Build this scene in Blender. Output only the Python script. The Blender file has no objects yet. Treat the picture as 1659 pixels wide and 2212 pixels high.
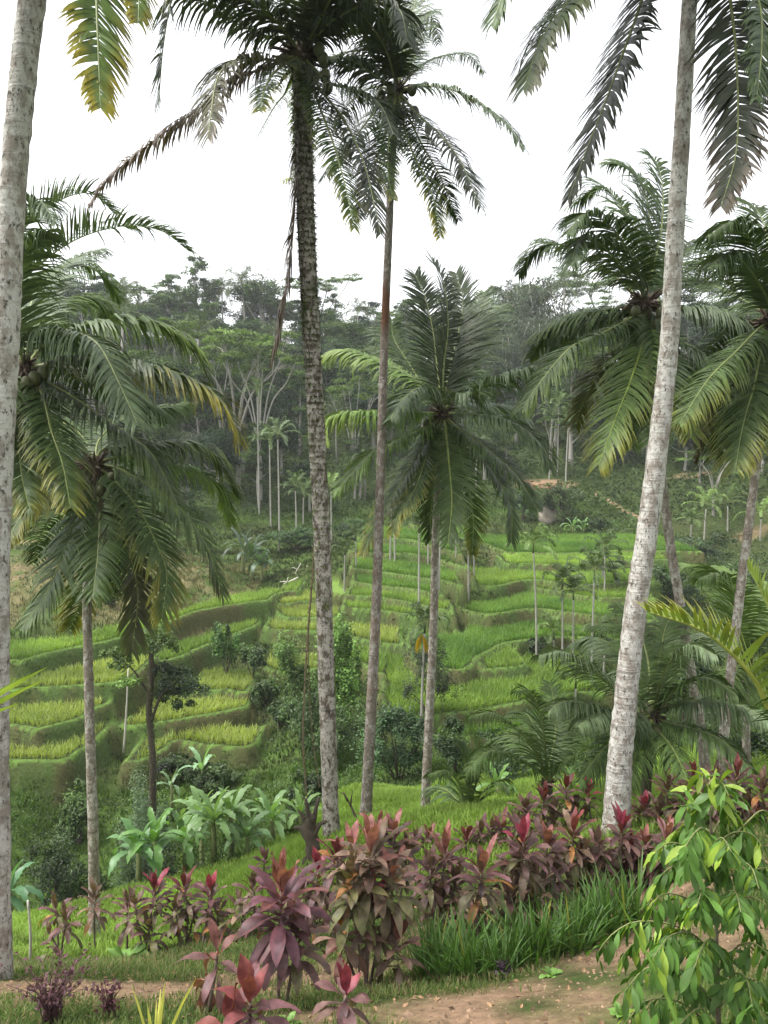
import bpy, math, random
import numpy as np
R = math.radians
random.seed(7)
rng = np.random.default_rng(11)
SC = bpy.context.scene
COL = SC.collection

# ------------------------------------------------------------------ camera
W0, H0, F0, PITCH = 1659.0, 2212.0, 1760.0, R(5.07)
cam_d = bpy.data.cameras.new('camera')
cam = bpy.data.objects.new('camera', cam_d)
COL.objects.link(cam)
cam.location = (0, 0, 0)
cam.rotation_euler = (R(90) - PITCH, 0, 0)
cam_d.sensor_fit = 'VERTICAL'
cam_d.sensor_height = 24.0
cam_d.lens = 24.0 * F0 / H0
cam_d.clip_start = 0.05
cam_d.clip_end = 2000
SC.camera = cam

# ------------------------------------------------------------------ sky and sun (bright overcast)
world = bpy.data.worlds.new('World')
SC.world = world
world.use_nodes = True
wn = world.node_tree
for n in list(wn.nodes): wn.nodes.remove(n)
sky = wn.nodes.new('ShaderNodeTexSky')
sky.sky_type = 'NISHITA'
sky.sun_disc = False
sky.sun_elevation = R(66)
sky.sun_rotation = R(-95)
sky.air_density = 1.0
sky.dust_density = 4.0
sky.ozone_density = 1.0
hs = wn.nodes.new('ShaderNodeHueSaturation')
hs.inputs['Saturation'].default_value = 0.12
bgn = wn.nodes.new('ShaderNodeBackground')
bgn.inputs['Strength'].default_value = 0.14
wo = wn.nodes.new('ShaderNodeOutputWorld')
wn.links.new(sky.outputs[0], hs.inputs['Color'])
wn.links.new(hs.outputs[0], bgn.inputs['Color'])
wn.links.new(bgn.outputs[0], wo.inputs['Surface'])
sun_d = bpy.data.lights.new('sun', 'SUN')
sun_d.energy = 1.2
sun_d.angle = R(14)
sun_d.color = (1.0, 0.96, 0.9)
sun = bpy.data.objects.new('sun', sun_d)
COL.objects.link(sun)
# the glow behind the cloud stands high on the left
_el, _az = R(66), R(-95)
_dir = np.array([math.sin(_az) * math.cos(_el), math.cos(_az) * math.cos(_el), math.sin(_el)])
from mathutils import Vector
sun.rotation_euler = Vector(-_dir).to_track_quat('-Z', 'Y').to_euler()
SC.view_settings.view_transform = 'Standard'
SC.view_settings.look = 'None'
SC.view_settings.exposure = 1.7
SC.view_settings.gamma = 1.0
SC.cycles.max_bounces = 6
SC.cycles.diffuse_bounces = 3
SC.cycles.glossy_bounces = 2
SC.cycles.transmission_bounces = 3
SC.cycles.volume_bounces = 1
SC.cycles.use_denoising = True

# ------------------------------------------------------------------ helpers
cp, sp = math.cos(PITCH), math.sin(PITCH)
def ray(u, v):
    a = (u - W0 / 2) / F0
    b = (v - H0 / 2) / F0
    return np.array([a, cp - b * sp, -sp - b * cp])
def at(u, v, Y):
    d = ray(u, v)
    return d * (Y / d[1])
def onz(u, v, z):
    d = ray(u, v)
    return d * (z / d[2])
def px(p):                                   # world point to photo pixel (used for labels only)
    f = p[1] * cp - p[2] * sp
    return (W0 / 2 + F0 * p[0] / f, H0 / 2 - F0 * (p[1] * sp + p[2] * cp) / f)
def nrm(a):
    a = np.asarray(a, float)
    return a / np.maximum(np.linalg.norm(a, axis=-1, keepdims=True), 1e-9)
def catmull(P, n):
    P = np.asarray(P, float)
    if len(P) == 2:
        t = np.linspace(0, 1, n)[:, None]
        return P[0] * (1 - t) + P[1] * t
    Q = np.vstack([2 * P[0] - P[1], P, 2 * P[-1] - P[-2]])
    seg = np.linalg.norm(np.diff(P, axis=0), axis=1)
    cum = np.concatenate([[0], np.cumsum(seg)])
    s = np.linspace(0, cum[-1], n)
    out = []
    for x in s:
        i = min(int(np.searchsorted(cum, x, side='right')) - 1, len(P) - 2)
        i = max(i, 0)
        t = (x - cum[i]) / max(seg[i], 1e-9)
        p0, p1, p2, p3 = Q[i], Q[i + 1], Q[i + 2], Q[i + 3]
        out.append(0.5 * ((2 * p1) + (-p0 + p2) * t + (2 * p0 - 5 * p1 + 4 * p2 - p3) * t * t + (-p0 + 3 * p1 - 3 * p2 + p3) * t ** 3))
    return np.array(out)
def noise2(x, y, seed=0, sc=1.0):            # smooth value noise
    r = np.random.default_rng(seed)
    T = r.random((64, 64))
    x = np.asarray(x) / sc; y = np.asarray(y) / sc
    xi = np.floor(x).astype(int); yi = np.floor(y).astype(int)
    fx = x - xi; fy = y - yi
    fx = fx * fx * (3 - 2 * fx); fy = fy * fy * (3 - 2 * fy)
    a = T[xi % 64, yi % 64]; b = T[(xi + 1) % 64, yi % 64]; c = T[xi % 64, (yi + 1) % 64]; d = T[(xi + 1) % 64, (yi + 1) % 64]
    return (a * (1 - fx) + b * fx) * (1 - fy) + (c * (1 - fx) + d * fx) * fy - 0.5

class Geo:
    """collects quads/triangles with a colour per vertex; build() links them as ONE mesh"""
    def __init__(s):
        s.V = []; s.Q = []; s.T = []; s.C = []; s.n = 0
    def add(s, V, Q=None, T=None, C=None):
        V = np.asarray(V, float).reshape(-1, 3)
        if Q is not None and len(Q): s.Q.append(np.asarray(Q, int).reshape(-1, 4) + s.n)
        if T is not None and len(T): s.T.append(np.asarray(T, int).reshape(-1, 3) + s.n)
        if C is None: C = np.full((len(V), 3), 0.5)
        C = np.asarray(C, float)
        if C.ndim == 1: C = np.tile(C, (len(V), 1))
        s.V.append(V); s.C.append(C); s.n += len(V)
    def build(s, name, mat, parent=None, smooth=True, origin=None):
        V = np.vstack(s.V); C = np.vstack(s.C)
        Q = np.vstack(s.Q) if s.Q else np.zeros((0, 4), int)
        T = np.vstack(s.T) if s.T else np.zeros((0, 3), int)
        if origin is not None: V = V - np.asarray(origin)
        me = bpy.data.meshes.new(name)
        me.vertices.add(len(V)); me.vertices.foreach_set('co', V.astype(np.float32).ravel())
        nl = Q.size + T.size
        me.loops.add(nl)
        me.loops.foreach_set('vertex_index', np.concatenate([Q.ravel(), T.ravel()]).astype(np.int32))
        np_ = len(Q) + len(T)
        me.polygons.add(np_)
        st = np.concatenate([np.arange(len(Q)) * 4, Q.size + np.arange(len(T)) * 3]).astype(np.int32)
        me.polygons.foreach_set('loop_start', st)
        me.polygons.foreach_set('loop_total', np.concatenate([np.full(len(Q), 4), np.full(len(T), 3)]).astype(np.int32))
        me.polygons.foreach_set('use_smooth', np.full(np_, smooth))
        ca = me.color_attributes.new('Col', 'FLOAT_COLOR', 'POINT')
        ca.data.foreach_set('color', np.hstack([C, np.ones((len(C), 1))]).astype(np.float32).ravel())
        me.update(calc_edges=True)
        me.materials.append(mat)
        o = bpy.data.objects.new(name, me)
        COL.objects.link(o)
        if parent is not None: o.parent = parent
        return o

def tag(o, label, cat, group=None):
    o['label'] = label; o['category'] = cat
    if group: o['group'] = group
    return o
def thing(name, loc, label, cat, group=None):
    o = bpy.data.objects.new(name, None)
    o.empty_display_size = 0.3
    COL.objects.link(o)
    o.location = [float(a) for a in loc]
    return tag(o, label, cat, group)
def structure(o): o['kind'] = 'structure'; return o
def stuff(o, label=None, cat=None):
    o['kind'] = 'stuff'
    if label: o['label'] = label; o['category'] = cat
    return o
KIDS = {}
def kids(o):
    return [c for c in bpy.data.objects if c.parent == o]
def copy_tree(src, loc, rz=0, sc=1.0, label=None, cat=None, group=None):
    r = src.copy(); COL.objects.link(r)
    r.location = [float(a) for a in loc]; r.rotation_euler = (0, 0, rz)
    r.scale = (sc, sc, sc) if np.isscalar(sc) else sc
    if label: r['label'] = label
    if group: r['group'] = group
    if src.name not in KIDS: KIDS[src.name] = [(c, kids(c)) for c in kids(src)]
    for c, gs in KIDS[src.name]:
        d = c.copy(); COL.objects.link(d); d.parent = r
        for g in gs:
            e = g.copy(); COL.objects.link(e); e.parent = d
    return r

def tube(g, P, rad, col, k=8, wob=0.0, cap=True):
    """tapered tube along points P; col one colour or one per ring"""
    P = np.asarray(P, float); n = len(P)
    rad = np.broadcast_to(np.asarray(rad, float), (n,))
    T = nrm(np.gradient(P, axis=0))
    ref = np.array([0.0, 0, 1]) if abs(T[0][2]) < 0.9 else np.array([0.0, 1, 0])
    N = nrm(np.cross(T[0], ref)); V = []
    for i in range(n):
        N = nrm(N - T[i] * np.dot(N, T[i]))
        B = np.cross(T[i], N)
        a = np.linspace(0, 2 * math.pi, k, endpoint=False)
        r = rad[i] * (1 + wob * rng.normal(size=k) * 0.5)
        V.append(P[i] + (np.cos(a)[:, None] * N + np.sin(a)[:, None] * B) * r[:, None])
    V = np.vstack(V)
    i, j = np.meshgrid(np.arange(n - 1), np.arange(k), indexing='ij')
    a = (i * k + j).ravel(); b = (i * k + (j + 1) % k).ravel()
    Q = np.stack([a, b, b + k, a + k], 1)
    T_ = None
    if cap:
        V = np.vstack([V, P[-1], P[0]])
        j = np.arange(k); m = (n - 1) * k
        T_ = np.vstack([np.stack([m + j, m + (j + 1) % k, np.full(k, n * k)], 1), np.stack([(j + 1) % k, j, np.full(k, n * k + 1)], 1)])
    C = np.asarray(col, float)
    if C.ndim == 2:
        C = np.repeat(C, k, axis=0)
        if cap: C = np.vstack([C, C[-1], C[0]])
    g.add(V, Q, T_, C)

# ------------------------------------------------------------------ materials
def newmat(name):
    m = bpy.data.materials.new(name); m.use_nodes = True
    nt = m.node_tree
    for n in list(nt.nodes): nt.nodes.remove(n)
    return m, nt
def N(nt, t, **kw):
    n = nt.nodes.new(t)
    for k, v in kw.items():
        if k in n.inputs.keys(): n.inputs[k].default_value = v
        else: setattr(n, k, v)
    return n
def leaf_mat(name, rough=0.42, trans=0.3, var=0.25, spec=0.5, nscale=6.0):
    """colour comes from the leaf colour attribute with small blotches; part of the light passes through"""
    m, nt = newmat(name); L = nt.links.new
    at_ = N(nt, 'ShaderNodeAttribute', attribute_name='Col')
    tc = N(nt, 'ShaderNodeTexCoord')
    nz = N(nt, 'ShaderNodeTexNoise', Scale=nscale, Detail=3.0)
    L(tc.outputs['Object'], nz.inputs['Vector'])
    mr = N(nt, 'ShaderNodeMapRange'); mr.inputs['From Min'].default_value = 0.3; mr.inputs['From Max'].default_value = 0.7
    mr.inputs['To Min'].default_value = 1 - var; mr.inputs['To Max'].default_value = 1 + var
    L(nz.outputs['Fac'], mr.inputs['Value'])
    mx = N(nt, 'ShaderNodeVectorMath', operation='SCALE')
    L(at_.outputs['Color'], mx.inputs[0]); L(mr.outputs['Result'], mx.inputs['Scale'])
    p = N(nt, 'ShaderNodeBsdfPrincipled', Roughness=rough)
    p.inputs['Specular IOR Level'].default_value = spec
    L(mx.outputs['Vector'], p.inputs['Base Color'])
    o = N(nt, 'ShaderNodeOutputMaterial')
    if trans > 0:
        t = N(nt, 'ShaderNodeBsdfTranslucent')
        tm = N(nt, 'ShaderNodeVectorMath', operation='MULTIPLY'); tm.inputs[1].default_value = (1.15, 1.25, 0.5)
        L(mx.outputs['Vector'], tm.inputs[0]); L(tm.outputs['Vector'], t.inputs['Color'])
        ms = N(nt, 'ShaderNodeMixShader'); ms.inputs[0].default_value = trans
        L(p.outputs[0], ms.inputs[1]); L(t.outputs[0], ms.inputs[2]); L(ms.outputs[0], o.inputs['Surface'])
    else:
        L(p.outputs[0], o.inputs['Surface'])
    return m
def bark_mat(name, base, lichen, dark, scale=9.0, lich=0.55, rough=0.9, moss=None, mossamt=0.0, red=None):
    m, nt = newmat(name); L = nt.links.new
    tc = N(nt, 'ShaderNodeTexCoord')
    mp = N(nt, 'ShaderNodeMapping'); mp.inputs['Scale'].default_value = (1, 1, 0.6)
    L(tc.outputs['Object'], mp.inputs['Vector'])
    n1 = N(nt, 'ShaderNodeTexNoise', Scale=scale, Detail=8.0, Roughness=0.7)
    n2 = N(nt, 'ShaderNodeTexNoise', Scale=scale * 3.1, Detail=6.0, Roughness=0.75)
    n3 = N(nt, 'ShaderNodeTexNoise', Scale=1.3, Detail=3.0)
    mr_ = N(nt, 'ShaderNodeMapping'); mr_.inputs['Scale'].default_value = (1.6, 1.6, 16.0)
    L(tc.outputs['Object'], mr_.inputs['Vector'])
    n4 = N(nt, 'ShaderNodeTexNoise', Scale=1.0, Detail=5.0, Distortion=0.6)
    L(mr_.outputs[0], n4.inputs['Vector'])
    for n in (n1, n2, n3): L(mp.outputs[0], n.inputs['Vector'])
    def ramp(src, a, b):
        r = N(nt, 'ShaderNodeMapRange'); r.inputs['From Min'].default_value = a; r.inputs['From Max'].default_value = b
        L(src, r.inputs['Value']); return r.outputs['Result']
    def mix(f, a, b):
        x = N(nt, 'ShaderNodeMix', data_type='RGBA')
        if isinstance(f, float): x.inputs[0].default_value = f
        else: L(f, x.inputs[0])
        for s_, v_ in ((6, a), (7, b)):
            if isinstance(v_, tuple): x.inputs[s_].default_value = (*v_, 1)
            else: L(v_, x.inputs[s_])
        return x.outputs[2]
    c = mix(ramp(n1.outputs['Fac'], lich - 0.06, lich + 0.05), base, lichen)
    c = mix(ramp(n2.outputs['Fac'], 0.54, 0.62), c, dark)
    c = mix(ramp(n4.outputs['Fac'], 0.60, 0.78), c, dark)
    if red: c = mix(ramp(n3.outputs['Fac'], 0.54, 0.66), c, red)
    if moss: c = mix(ramp(n3.outputs['Fac'], 0.62 - mossamt, 0.70 - mossamt), c, moss)
    p = N(nt, 'ShaderNodeBsdfPrincipled', Roughness=rough)
    p.inputs['Specular IOR Level'].default_value = 0.2
    L(c, p.inputs['Base Color'])
    ad = N(nt, 'ShaderNodeMath', operation='ADD'); L(n2.outputs['Fac'], ad.inputs[0]); L(n4.outputs['Fac'], ad.inputs[1])
    b = N(nt, 'ShaderNodeBump', Strength=0.9, Distance=0.03); L(ad.outputs[0], b.inputs['Height']); L(b.outputs[0], p.inputs['Normal'])
    o = N(nt, 'ShaderNodeOutputMaterial'); L(p.outputs[0], o.inputs['Surface'])
    return m
def plain_mat(name, col, rough=0.8, var=0.25, scale=5.0, spec=0.3, bump=0.3):
    m, nt = newmat(name); L = nt.links.new
    tc = N(nt, 'ShaderNodeTexCoord')
    nz = N(nt, 'ShaderNodeTexNoise', Scale=scale, Detail=6.0, Roughness=0.65)
    L(tc.outputs['Object'], nz.inputs['Vector'])
    mx = N(nt, 'ShaderNodeMix', data_type='RGBA')
    mx.inputs[6].default_value = (*[a * (1 - var) for a in col], 1); mx.inputs[7].default_value = (*[min(1, a * (1 + var)) for a in col], 1)
    L(nz.outputs['Fac'], mx.inputs[0])
    p = N(nt, 'ShaderNodeBsdfPrincipled', Roughness=rough); p.inputs['Specular IOR Level'].default_value = spec
    L(mx.outputs[2], p.inputs['Base Color'])
    b = N(nt, 'ShaderNodeBump', Strength=bump, Distance=0.02); L(nz.outputs['Fac'], b.inputs['Height']); L(b.outputs[0], p.inputs['Normal'])
    o = N(nt, 'ShaderNodeOutputMaterial'); L(p.outputs[0], o.inputs['Surface'])
    return m

M_FROND = leaf_mat('palm_frond', rough=0.48, trans=0.16, var=0.2, spec=0.2)
M_LEAF = leaf_mat('broad_leaf', rough=0.5, trans=0.3, var=0.25, spec=0.4)
M_FARLEAF = leaf_mat('forest_leaf', rough=0.7, trans=0.25, var=0.35, spec=0.25, nscale=0.5)
M_CORD = leaf_mat('cordyline_leaf', rough=0.5, trans=0.22, var=0.4, spec=0.32, nscale=14.0)
M_BANANA = leaf_mat('banana_leaf', rough=0.42, trans=0.35, var=0.15, spec=0.5)
M_RICE = leaf_mat('rice_blade', rough=0.6, trans=0.4, var=0.15, spec=0.25, nscale=0.35)
M_GRASS = leaf_mat('grass_blade', rough=0.65, trans=0.35, var=0.25, spec=0.2, nscale=0.6)
M_STEM = leaf_mat('stem', rough=0.8, trans=0.0, var=0.3, spec=0.2, nscale=20)
M_BARK_PALE = bark_mat('palm_bark_pale', (0.29, 0.255, 0.22), (0.52, 0.50, 0.46), (0.09, 0.08, 0.065), 7.0, 0.50)
M_BARK_GREY = bark_mat('palm_bark_grey', (0.24, 0.20, 0.165), (0.46, 0.43, 0.385), (0.07, 0.06, 0.05), 9.0, 0.54)
M_BARK_MOSS = bark_mat('palm_bark_mossy', (0.12, 0.095, 0.075), (0.42, 0.38, 0.34), (0.04, 0.035, 0.03), 8.0, 0.48, moss=(0.06, 0.075, 0.02), mossamt=0.03)
M_BARK_RED = bark_mat('palm_bark_red', (0.21, 0.17, 0.145), (0.38, 0.35, 0.32), (0.07, 0.06, 0.05), 9.0, 0.54, red=(0.15, 0.075, 0.048))
M_BARK_WHITE = plain_mat('areca_bark', (0.30, 0.285, 0.25), 0.85, 0.5, 6.0)
M_BARK_TREE = plain_mat('tree_bark', (0.19, 0.175, 0.155), 0.9, 0.4, 3.0)
M_BARK_DARK = plain_mat('dark_bark', (0.07, 0.055, 0.04), 0.95, 0.5, 9.0)
M_NUT = plain_mat('coconut_husk', (0.065, 0.07, 0.025), 0.5, 0.4, 12.0)
M_FIBRE = plain_mat('crown_fibre', (0.06, 0.042, 0.028), 0.95, 0.5, 20.0)
M_WOOD = plain_mat('bench_wood', (0.30, 0.16, 0.09), 0.8, 0.3, 8.0)
M_DEADWOOD = plain_mat('dead_wood', (0.45, 0.42, 0.36), 0.85, 0.3, 8.0)
# ------------------------------------------------------------------ the land
# terraces: level z, rice tint, how far back the tread runs, traced front edge
G1, G2, YG = (0.175, 0.27, 0.055), (0.125, 0.225, 0.045), (0.26, 0.32, 0.085)
TERR = [
 ('L1', -15.1, YG, 5, [(-60,1650),(25,1652),(137,1652),(180,1626),(215,1600),(248,1572)]),
 ('L2', -14.2, YG, 6, [(-60,1572),(25,1575),(75,1583),(125,1573),(180,1556),(205,1540),(240,1525)]),
 ('L1b', -15.9, YG, 3.2, [(262,1652),(295,1653),(322,1644),(365,1622),(384,1609),(409,1611),(459,1617),(520,1621),(546,1616),(564,1601),(577,1577)]),
 ('L2b', -15.2, YG, 4.5, [(252,1574),(315,1571),(384,1563),(459,1550),(530,1535),(545,1525)]),
 ('L3', -13.35, YG, 6, [(-60,1500),(25,1497),(57,1493),(112,1490),(175,1487),(225,1484),(262,1478),(300,1465)]),
 ('L3c', -14.76, YG, 4.5, [(395,1502),(434,1499),(484,1497),(509,1501),(540,1502),(548,1493)]),
 ('L3b', -13.7, G1, 6, [(300,1450),(340,1438),(384,1425),(440,1402),(480,1385),(530,1367),(560,1352),(574,1338)]),
 ('L4', -12.3, G1, 5, [(-80,1436),(18,1433),(62,1430),(100,1417),(175,1400),(225,1392),(290,1374),(337,1360),(384,1341),(434,1323),(509,1310),(559,1303),(584,1300),(597,1287),(622,1281),(650,1280)]),
 ('M4', -14.6, YG, 6, [(559,1437),(575,1450),(600,1456),(640,1457),(680,1450),(720,1440)]),
 ('M3', -13.56, YG, 4, [(566,1355),(574,1362),(609,1365),(662,1367),(740,1366),(780,1368)]),
 ('M2', -13.2, YG, 5, [(590,1322),(602,1332),(622,1337),(679,1338),(740,1338),(775,1340)]),
 ('M1', -12.85, YG, 4.5, [(592,1296),(597,1307),(621,1308),(669,1301),(720,1303),(760,1309)]),
 ('lawn', -12.1, None, 12, [(690,1277),(715,1284),(765,1289)]),
 ('Q0', -13.4, G1, 5, [(735,1420),(780,1438),(815,1460),(848,1455),(868,1440)]),
 ('Q1', -12.9, YG, 5.5, [(735,1372),(768,1382),(800,1390),(850,1397),(874,1400)]),
 ('Q2', -11.85, G1, 4, [(735,1318),(768,1318),(830,1324),(880,1333),(905,1337)]),
 ('Q3', -11.37, G1, 3.5, [(745,1290),(768,1290),(830,1295),(880,1305),(945,1318),(985,1329)]),
 ('Q4', -10.96, G2, 4, [(755,1260),(768,1262),(828,1270),(893,1277),(928,1284),(960,1292)]),
 ('Q5', -10.46, G2, 7, [(752,1230),(768,1232),(830,1240),(893,1250),(955,1259),(1005,1272)]),
 ('Q6', -9.9, G2, 6, [(750,1192),(768,1195),(830,1199),(880,1198),(918,1205),(980,1222),(1027,1243)]),
 ('Q7', -9.24, G2, 9, [(770,1163),(830,1166),(880,1168),(905,1175),(960,1190),(1005,1205)]),
 ('R1', -14.2, G2, 5, [(910,1596),(950,1600),(1000,1602),(1090,1590),(1150,1570),(1200,1550)]),
 ('R2', -13.55, G1, 12, [(818,1500),(819,1525),(823,1537),(833,1547),(880,1553),(918,1554),(1013,1544),(1100,1530),(1190,1511),(1262,1503),(1330,1500)]),
 ('R3b', -12.95, G1, 5, [(1027,1432),(1033,1443),(1043,1452),(1093,1449),(1138,1444),(1144,1436),(1130,1422),(1121,1409),(1125,1392)]),
 ('R4', -12.7, G2, 8, [(878,1370),(875,1400),(895,1432),(950,1450),(995,1452),(1025,1442),(1033,1427),(1055,1414),(1090,1397),(1123,1388),(1183,1383),(1260,1381),(1340,1388),(1420,1392)]),
 ('R5', -11.8, G2, 7.5, [(958,1284),(964,1292),(973,1304),(993,1317),(1018,1326),(1048,1332),(1068,1332),(1093,1327),(1125,1321),(1168,1319),(1217,1326),(1280,1334),(1340,1340),(1430,1345)]),
 ('R6', -11.3, G1, 4, [(1150,1272),(1190,1279),(1217,1283),(1260,1292),(1330,1296),(1420,1296)]),
 ('R7', -10.8, G1, 8, [(1010,1262),(1016,1267),(1063,1270),(1095,1266),(1118,1260),(1143,1256),(1178,1257),(1205,1262),(1260,1268),(1310,1265),(1380,1258),(1450,1258)]),
 ('R8', -10.13, (0.26,0.38,0.08), 5, [(1076,1210),(1086,1219),(1130,1221),(1207,1223),(1250,1222),(1350,1214),(1450,1212)]),
 ('R9', -9.86, G2, 12, [(885,1135),(930,1143),(988,1162),(1018,1170),(1043,1176),(1075,1190),(1095,1196),(1150,1197),(1217,1199),(1267,1196),(1337,1192),(1437,1193),(1520,1195)]),
]
SL = []
for nm, z, rc, T, E in TERR:
    W = np.array([onz(u, v, z)[:2] for u, v in E])
    W = catmull(np.hstack([W, np.zeros((len(W), 1))]), len(W) * 5)[:, :2]
    # the tread runs back along the view-ward slope of the hill (+y, a little inwards)
    back = W[::-1] + np.array([0.0, T])
    SL.append(dict(nm=nm, z=z, rc=rc, poly=np.vstack([W, back]), edge=W))

# base land: thin-plate spline through points read off the photograph (pixel and distance) or given in metres
CP = [(0,2212,6.2),(400,2212,6.0),(830,2212,5.8),(1250,2212,5.6),(1659,2212,5.2),
 (0,2110,8.0),(400,2130,7.8),(790,2130,8.0),(1100,2100,7.4),(1400,2050,7.2),(1659,2000,7.0),
 (120,2085,10.5),(240,2080,10.8),(330,2060,11.5),(420,2040,11.5),(205,2045,15.5),(30,1985,19),(300,1915,20),(520,1880,19),(30,2040,14),(560,1960,11.5),
 (700,1990,10.5),(715,1805,15),(790,1768,17.5),(918,1790,18.5),(740,1705,27),(900,1718,27),(830,1740,22),(1000,1960,9.6),
 (1330,1800,11.5),(1250,1960,9.3),(1130,1740,17),(1500,1870,9.2),(1395,1775,14),(1600,1760,13),(1250,1660,27),(1600,1640,24),
 (100,1900,33.5),(100,1800,35.5),(100,1700,37.5),(350,1860,32.5),(350,1700,38.5),(550,1720,35.5),(500,1660,39.5),(640,1660,38),(700,1640,37),(850,1640,35),(1000,1640,34),(1150,1620,34),(1300,1600,36),(1500,1560,36),
 (600,1500,46),(620,1560,43),(690,1500,46),(770,1500,44),(590,1400,52.5),(560,1440,50.5),(1450,1450,44),(1600,1450,40),(1450,1320,58),(1600,1300,58),
 (20,1352,54),(150,1352,53.5),(150,1300,57),(100,1230,62),(0,1250,60),(300,1330,58),(300,1250,66),(384,1290,66),(450,1230,72),(500,1262,70),(540,1235,76),(100,1180,72),(300,1150,85),(600,1210,80),(650,1130,97),(750,1120,99),(500,1110,99),(900,1100,100),(1080,1110,97),(1250,1135,91),(1400,1140,88),(1180,1043,106),(1100,1020,112),(1300,1075,101),(1500,1160,86),(1640,1200,78),(1600,1020,104),(1400,1010,112),
 (0,1000,110),(300,980,118),(700,960,122),(1200,940,124),(1659,930,124)]
CW = [(-25,27,-21.5),(-16,27,-21.5),(-9,27,-20.0),(-4,29,-16.5),(-9,22.5,-15.0),(-14,22.5,-15.5),(-45,30,-20),(0,2,-3.9),(-6,2,-4.2),(6,2,-3.7),(-20,8,-7),(20,8,-4.5),(-25,18,-12),(0,-20,-3),(-30,-20,-3),(30,-20,-3),
 (30,30,-12),(45,60,-8),(50,90,-3),(-45,60,-9),(-60,90,0),
 (-60,150,13),(-20,150,9),(20,150,8),(60,150,11),(-80,190,23),(-30,190,20),(20,190,15),(70,190,19),(-100,240,26),(0,240,20),(100,240,23),(-150,150,18),(150,150,16),(-250,300,24),(0,320,20),(250,300,24),(-120,60,10),(120,60,6),(-120,0,-2),(120,0,0)]
pts = [at(*c) for c in CP] + [np.array(c, float) for c in CW]
for s in SL:
    for k in np.linspace(0, len(s['edge']) - 1, 4).astype(int):
        e = s['edge'][k]; pts.append(np.array([e[0], e[1], s['z'] - 1.1]))
pts = np.array(pts)
def _U(r2): return 0.5 * r2 * np.log(np.maximum(r2, 1e-9))
_S = 20.0
_X = pts[:, :2] / _S
_n = len(pts)
_K = _U(((_X[:, None] - _X[None]) ** 2).sum(-1)) + np.eye(_n) * 0.0015
_P = np.hstack([np.ones((_n, 1)), _X])
_A = np.block([[_K, _P], [_P.T, np.zeros((3, 3))]])
_w = np.linalg.solve(_A, np.concatenate([pts[:, 2], np.zeros(3)]))
def base_h(x, y):
    x = np.asarray(x, float); y = np.asarray(y, float); sh = x.shape
    q = np.stack([x.ravel(), y.ravel()], 1) / _S
    out = np.empty(len(q))
    for i in range(0, len(q), 20000):
        c = q[i:i + 20000]
        out[i:i + 20000] = _U(((c[:, None] - _X[None]) ** 2).sum(-1)) @ _w[:_n] + _w[_n] + c @ _w[_n + 1:]
    out = out.reshape(sh)
    far = np.clip((np.hypot(x * 0.9, y - 60) - 210) / 120, 0, 1)
    out = out * (1 - far) + 20 * far
    return out

def seg_sdf(px_, py_, poly):
    d = np.full(px_.shape, 1e9); ins = np.zeros(px_.shape, bool); n = len(poly)
    for i in range(n):
        ax, ay = poly[i]; bx, by = poly[(i + 1) % n]
        ex, ey = bx - ax, by - ay
        wx, wy = px_ - ax, py_ - ay
        t = np.clip((wx * ex + wy * ey) / max(ex * ex + ey * ey, 1e-9), 0, 1)
        d = np.minimum(d, (wx - t * ex) ** 2 + (wy - t * ey) ** 2)
        c = ((ay <= py_) & (by > py_)) | ((by <= py_) & (ay > py_))
        with np.errstate(divide='ignore', invalid='ignore'):
            xi = ax + (py_ - ay) / (by - ay if by != ay else 1e-9) * ex
        ins ^= c & (px_ < xi)
    d = np.sqrt(d)
    return np.where(ins, -d, d)
def height(x, y):
    """height of the ground, the terrace that owns the point (-1 none) and the distance in from its edge"""
    x = np.asarray(x, float); y = np.asarray(y, float)
    h = base_h(x, y)
    rough = np.clip((y - 26) / 10, 0.12, 1)
    h = h + rough * (0.5 * noise2(x, y, 3, 3.1) + 0.22 * noise2(x, y, 4, 1.1)) + np.clip((y - 100) / 40, 0, 1) * 3.0 * noise2(x, y, 5, 17)
    own = np.full(x.shape, -1); din = np.zeros(x.shape)
    wob = 0.22 * noise2(x, y, 6, 2.2) + 0.12 * noise2(x, y, 8, 0.7)
    for k, s in enumerate(SL):
        lo = s['poly'].min(0) - 3; hi = s['poly'].max(0) + 3
        m = (x > lo[0]) & (x < hi[0]) & (y > lo[1]) & (y < hi[1])
        if not m.any(): continue
        d = seg_sdf(x[m], y[m], s['poly'])
        dd = d + wob[m]
        z = s['z'] + np.where(dd < 0, 0.16 * np.exp(-((dd + 0.28) / 0.22) ** 2) + 0.02 * wob[m], -np.maximum(dd, 0) * 4.5 + 0.4 * wob[m] * np.minimum(np.maximum(dd, 0) * 3, 1))
        hm = h[m]; up = z > hm
        # a tread cuts into the slope behind it, so keep its own level where the hill is only a little higher
        cut = (dd < -0.3) & (hm > z) & (hm < z + 0.55)
        up = up | cut
        hm = np.where(up, z, hm); h[m] = hm
        o = own[m]; o = np.where(up, np.where(dd < 0, k, -2 - k), o); own[m] = o
        q = din[m]; q = np.where(up, -dd, q); din[m] = q
    return h, own, din
def axis(parts):
    out = []
    for a, b, s in parts: out += list(np.arange(a, b, s))
    return np.array(out)
XS = axis([(-420, -120, 20), (-120, -50, 4), (-50, -27, 0.8), (-27, 30, 0.19), (30, 50, 0.8), (50, 120, 4), (120, 421, 20)])
YS = axis([(-40, 2, 3), (2, 30, 0.22), (30, 88, 0.19), (88, 125, 0.6), (125, 240, 2.5), (240, 520, 20)])
GX, GY = np.meshgrid(XS, YS, indexing='ij')
GH, GO, GD = height(GX, GY)
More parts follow.
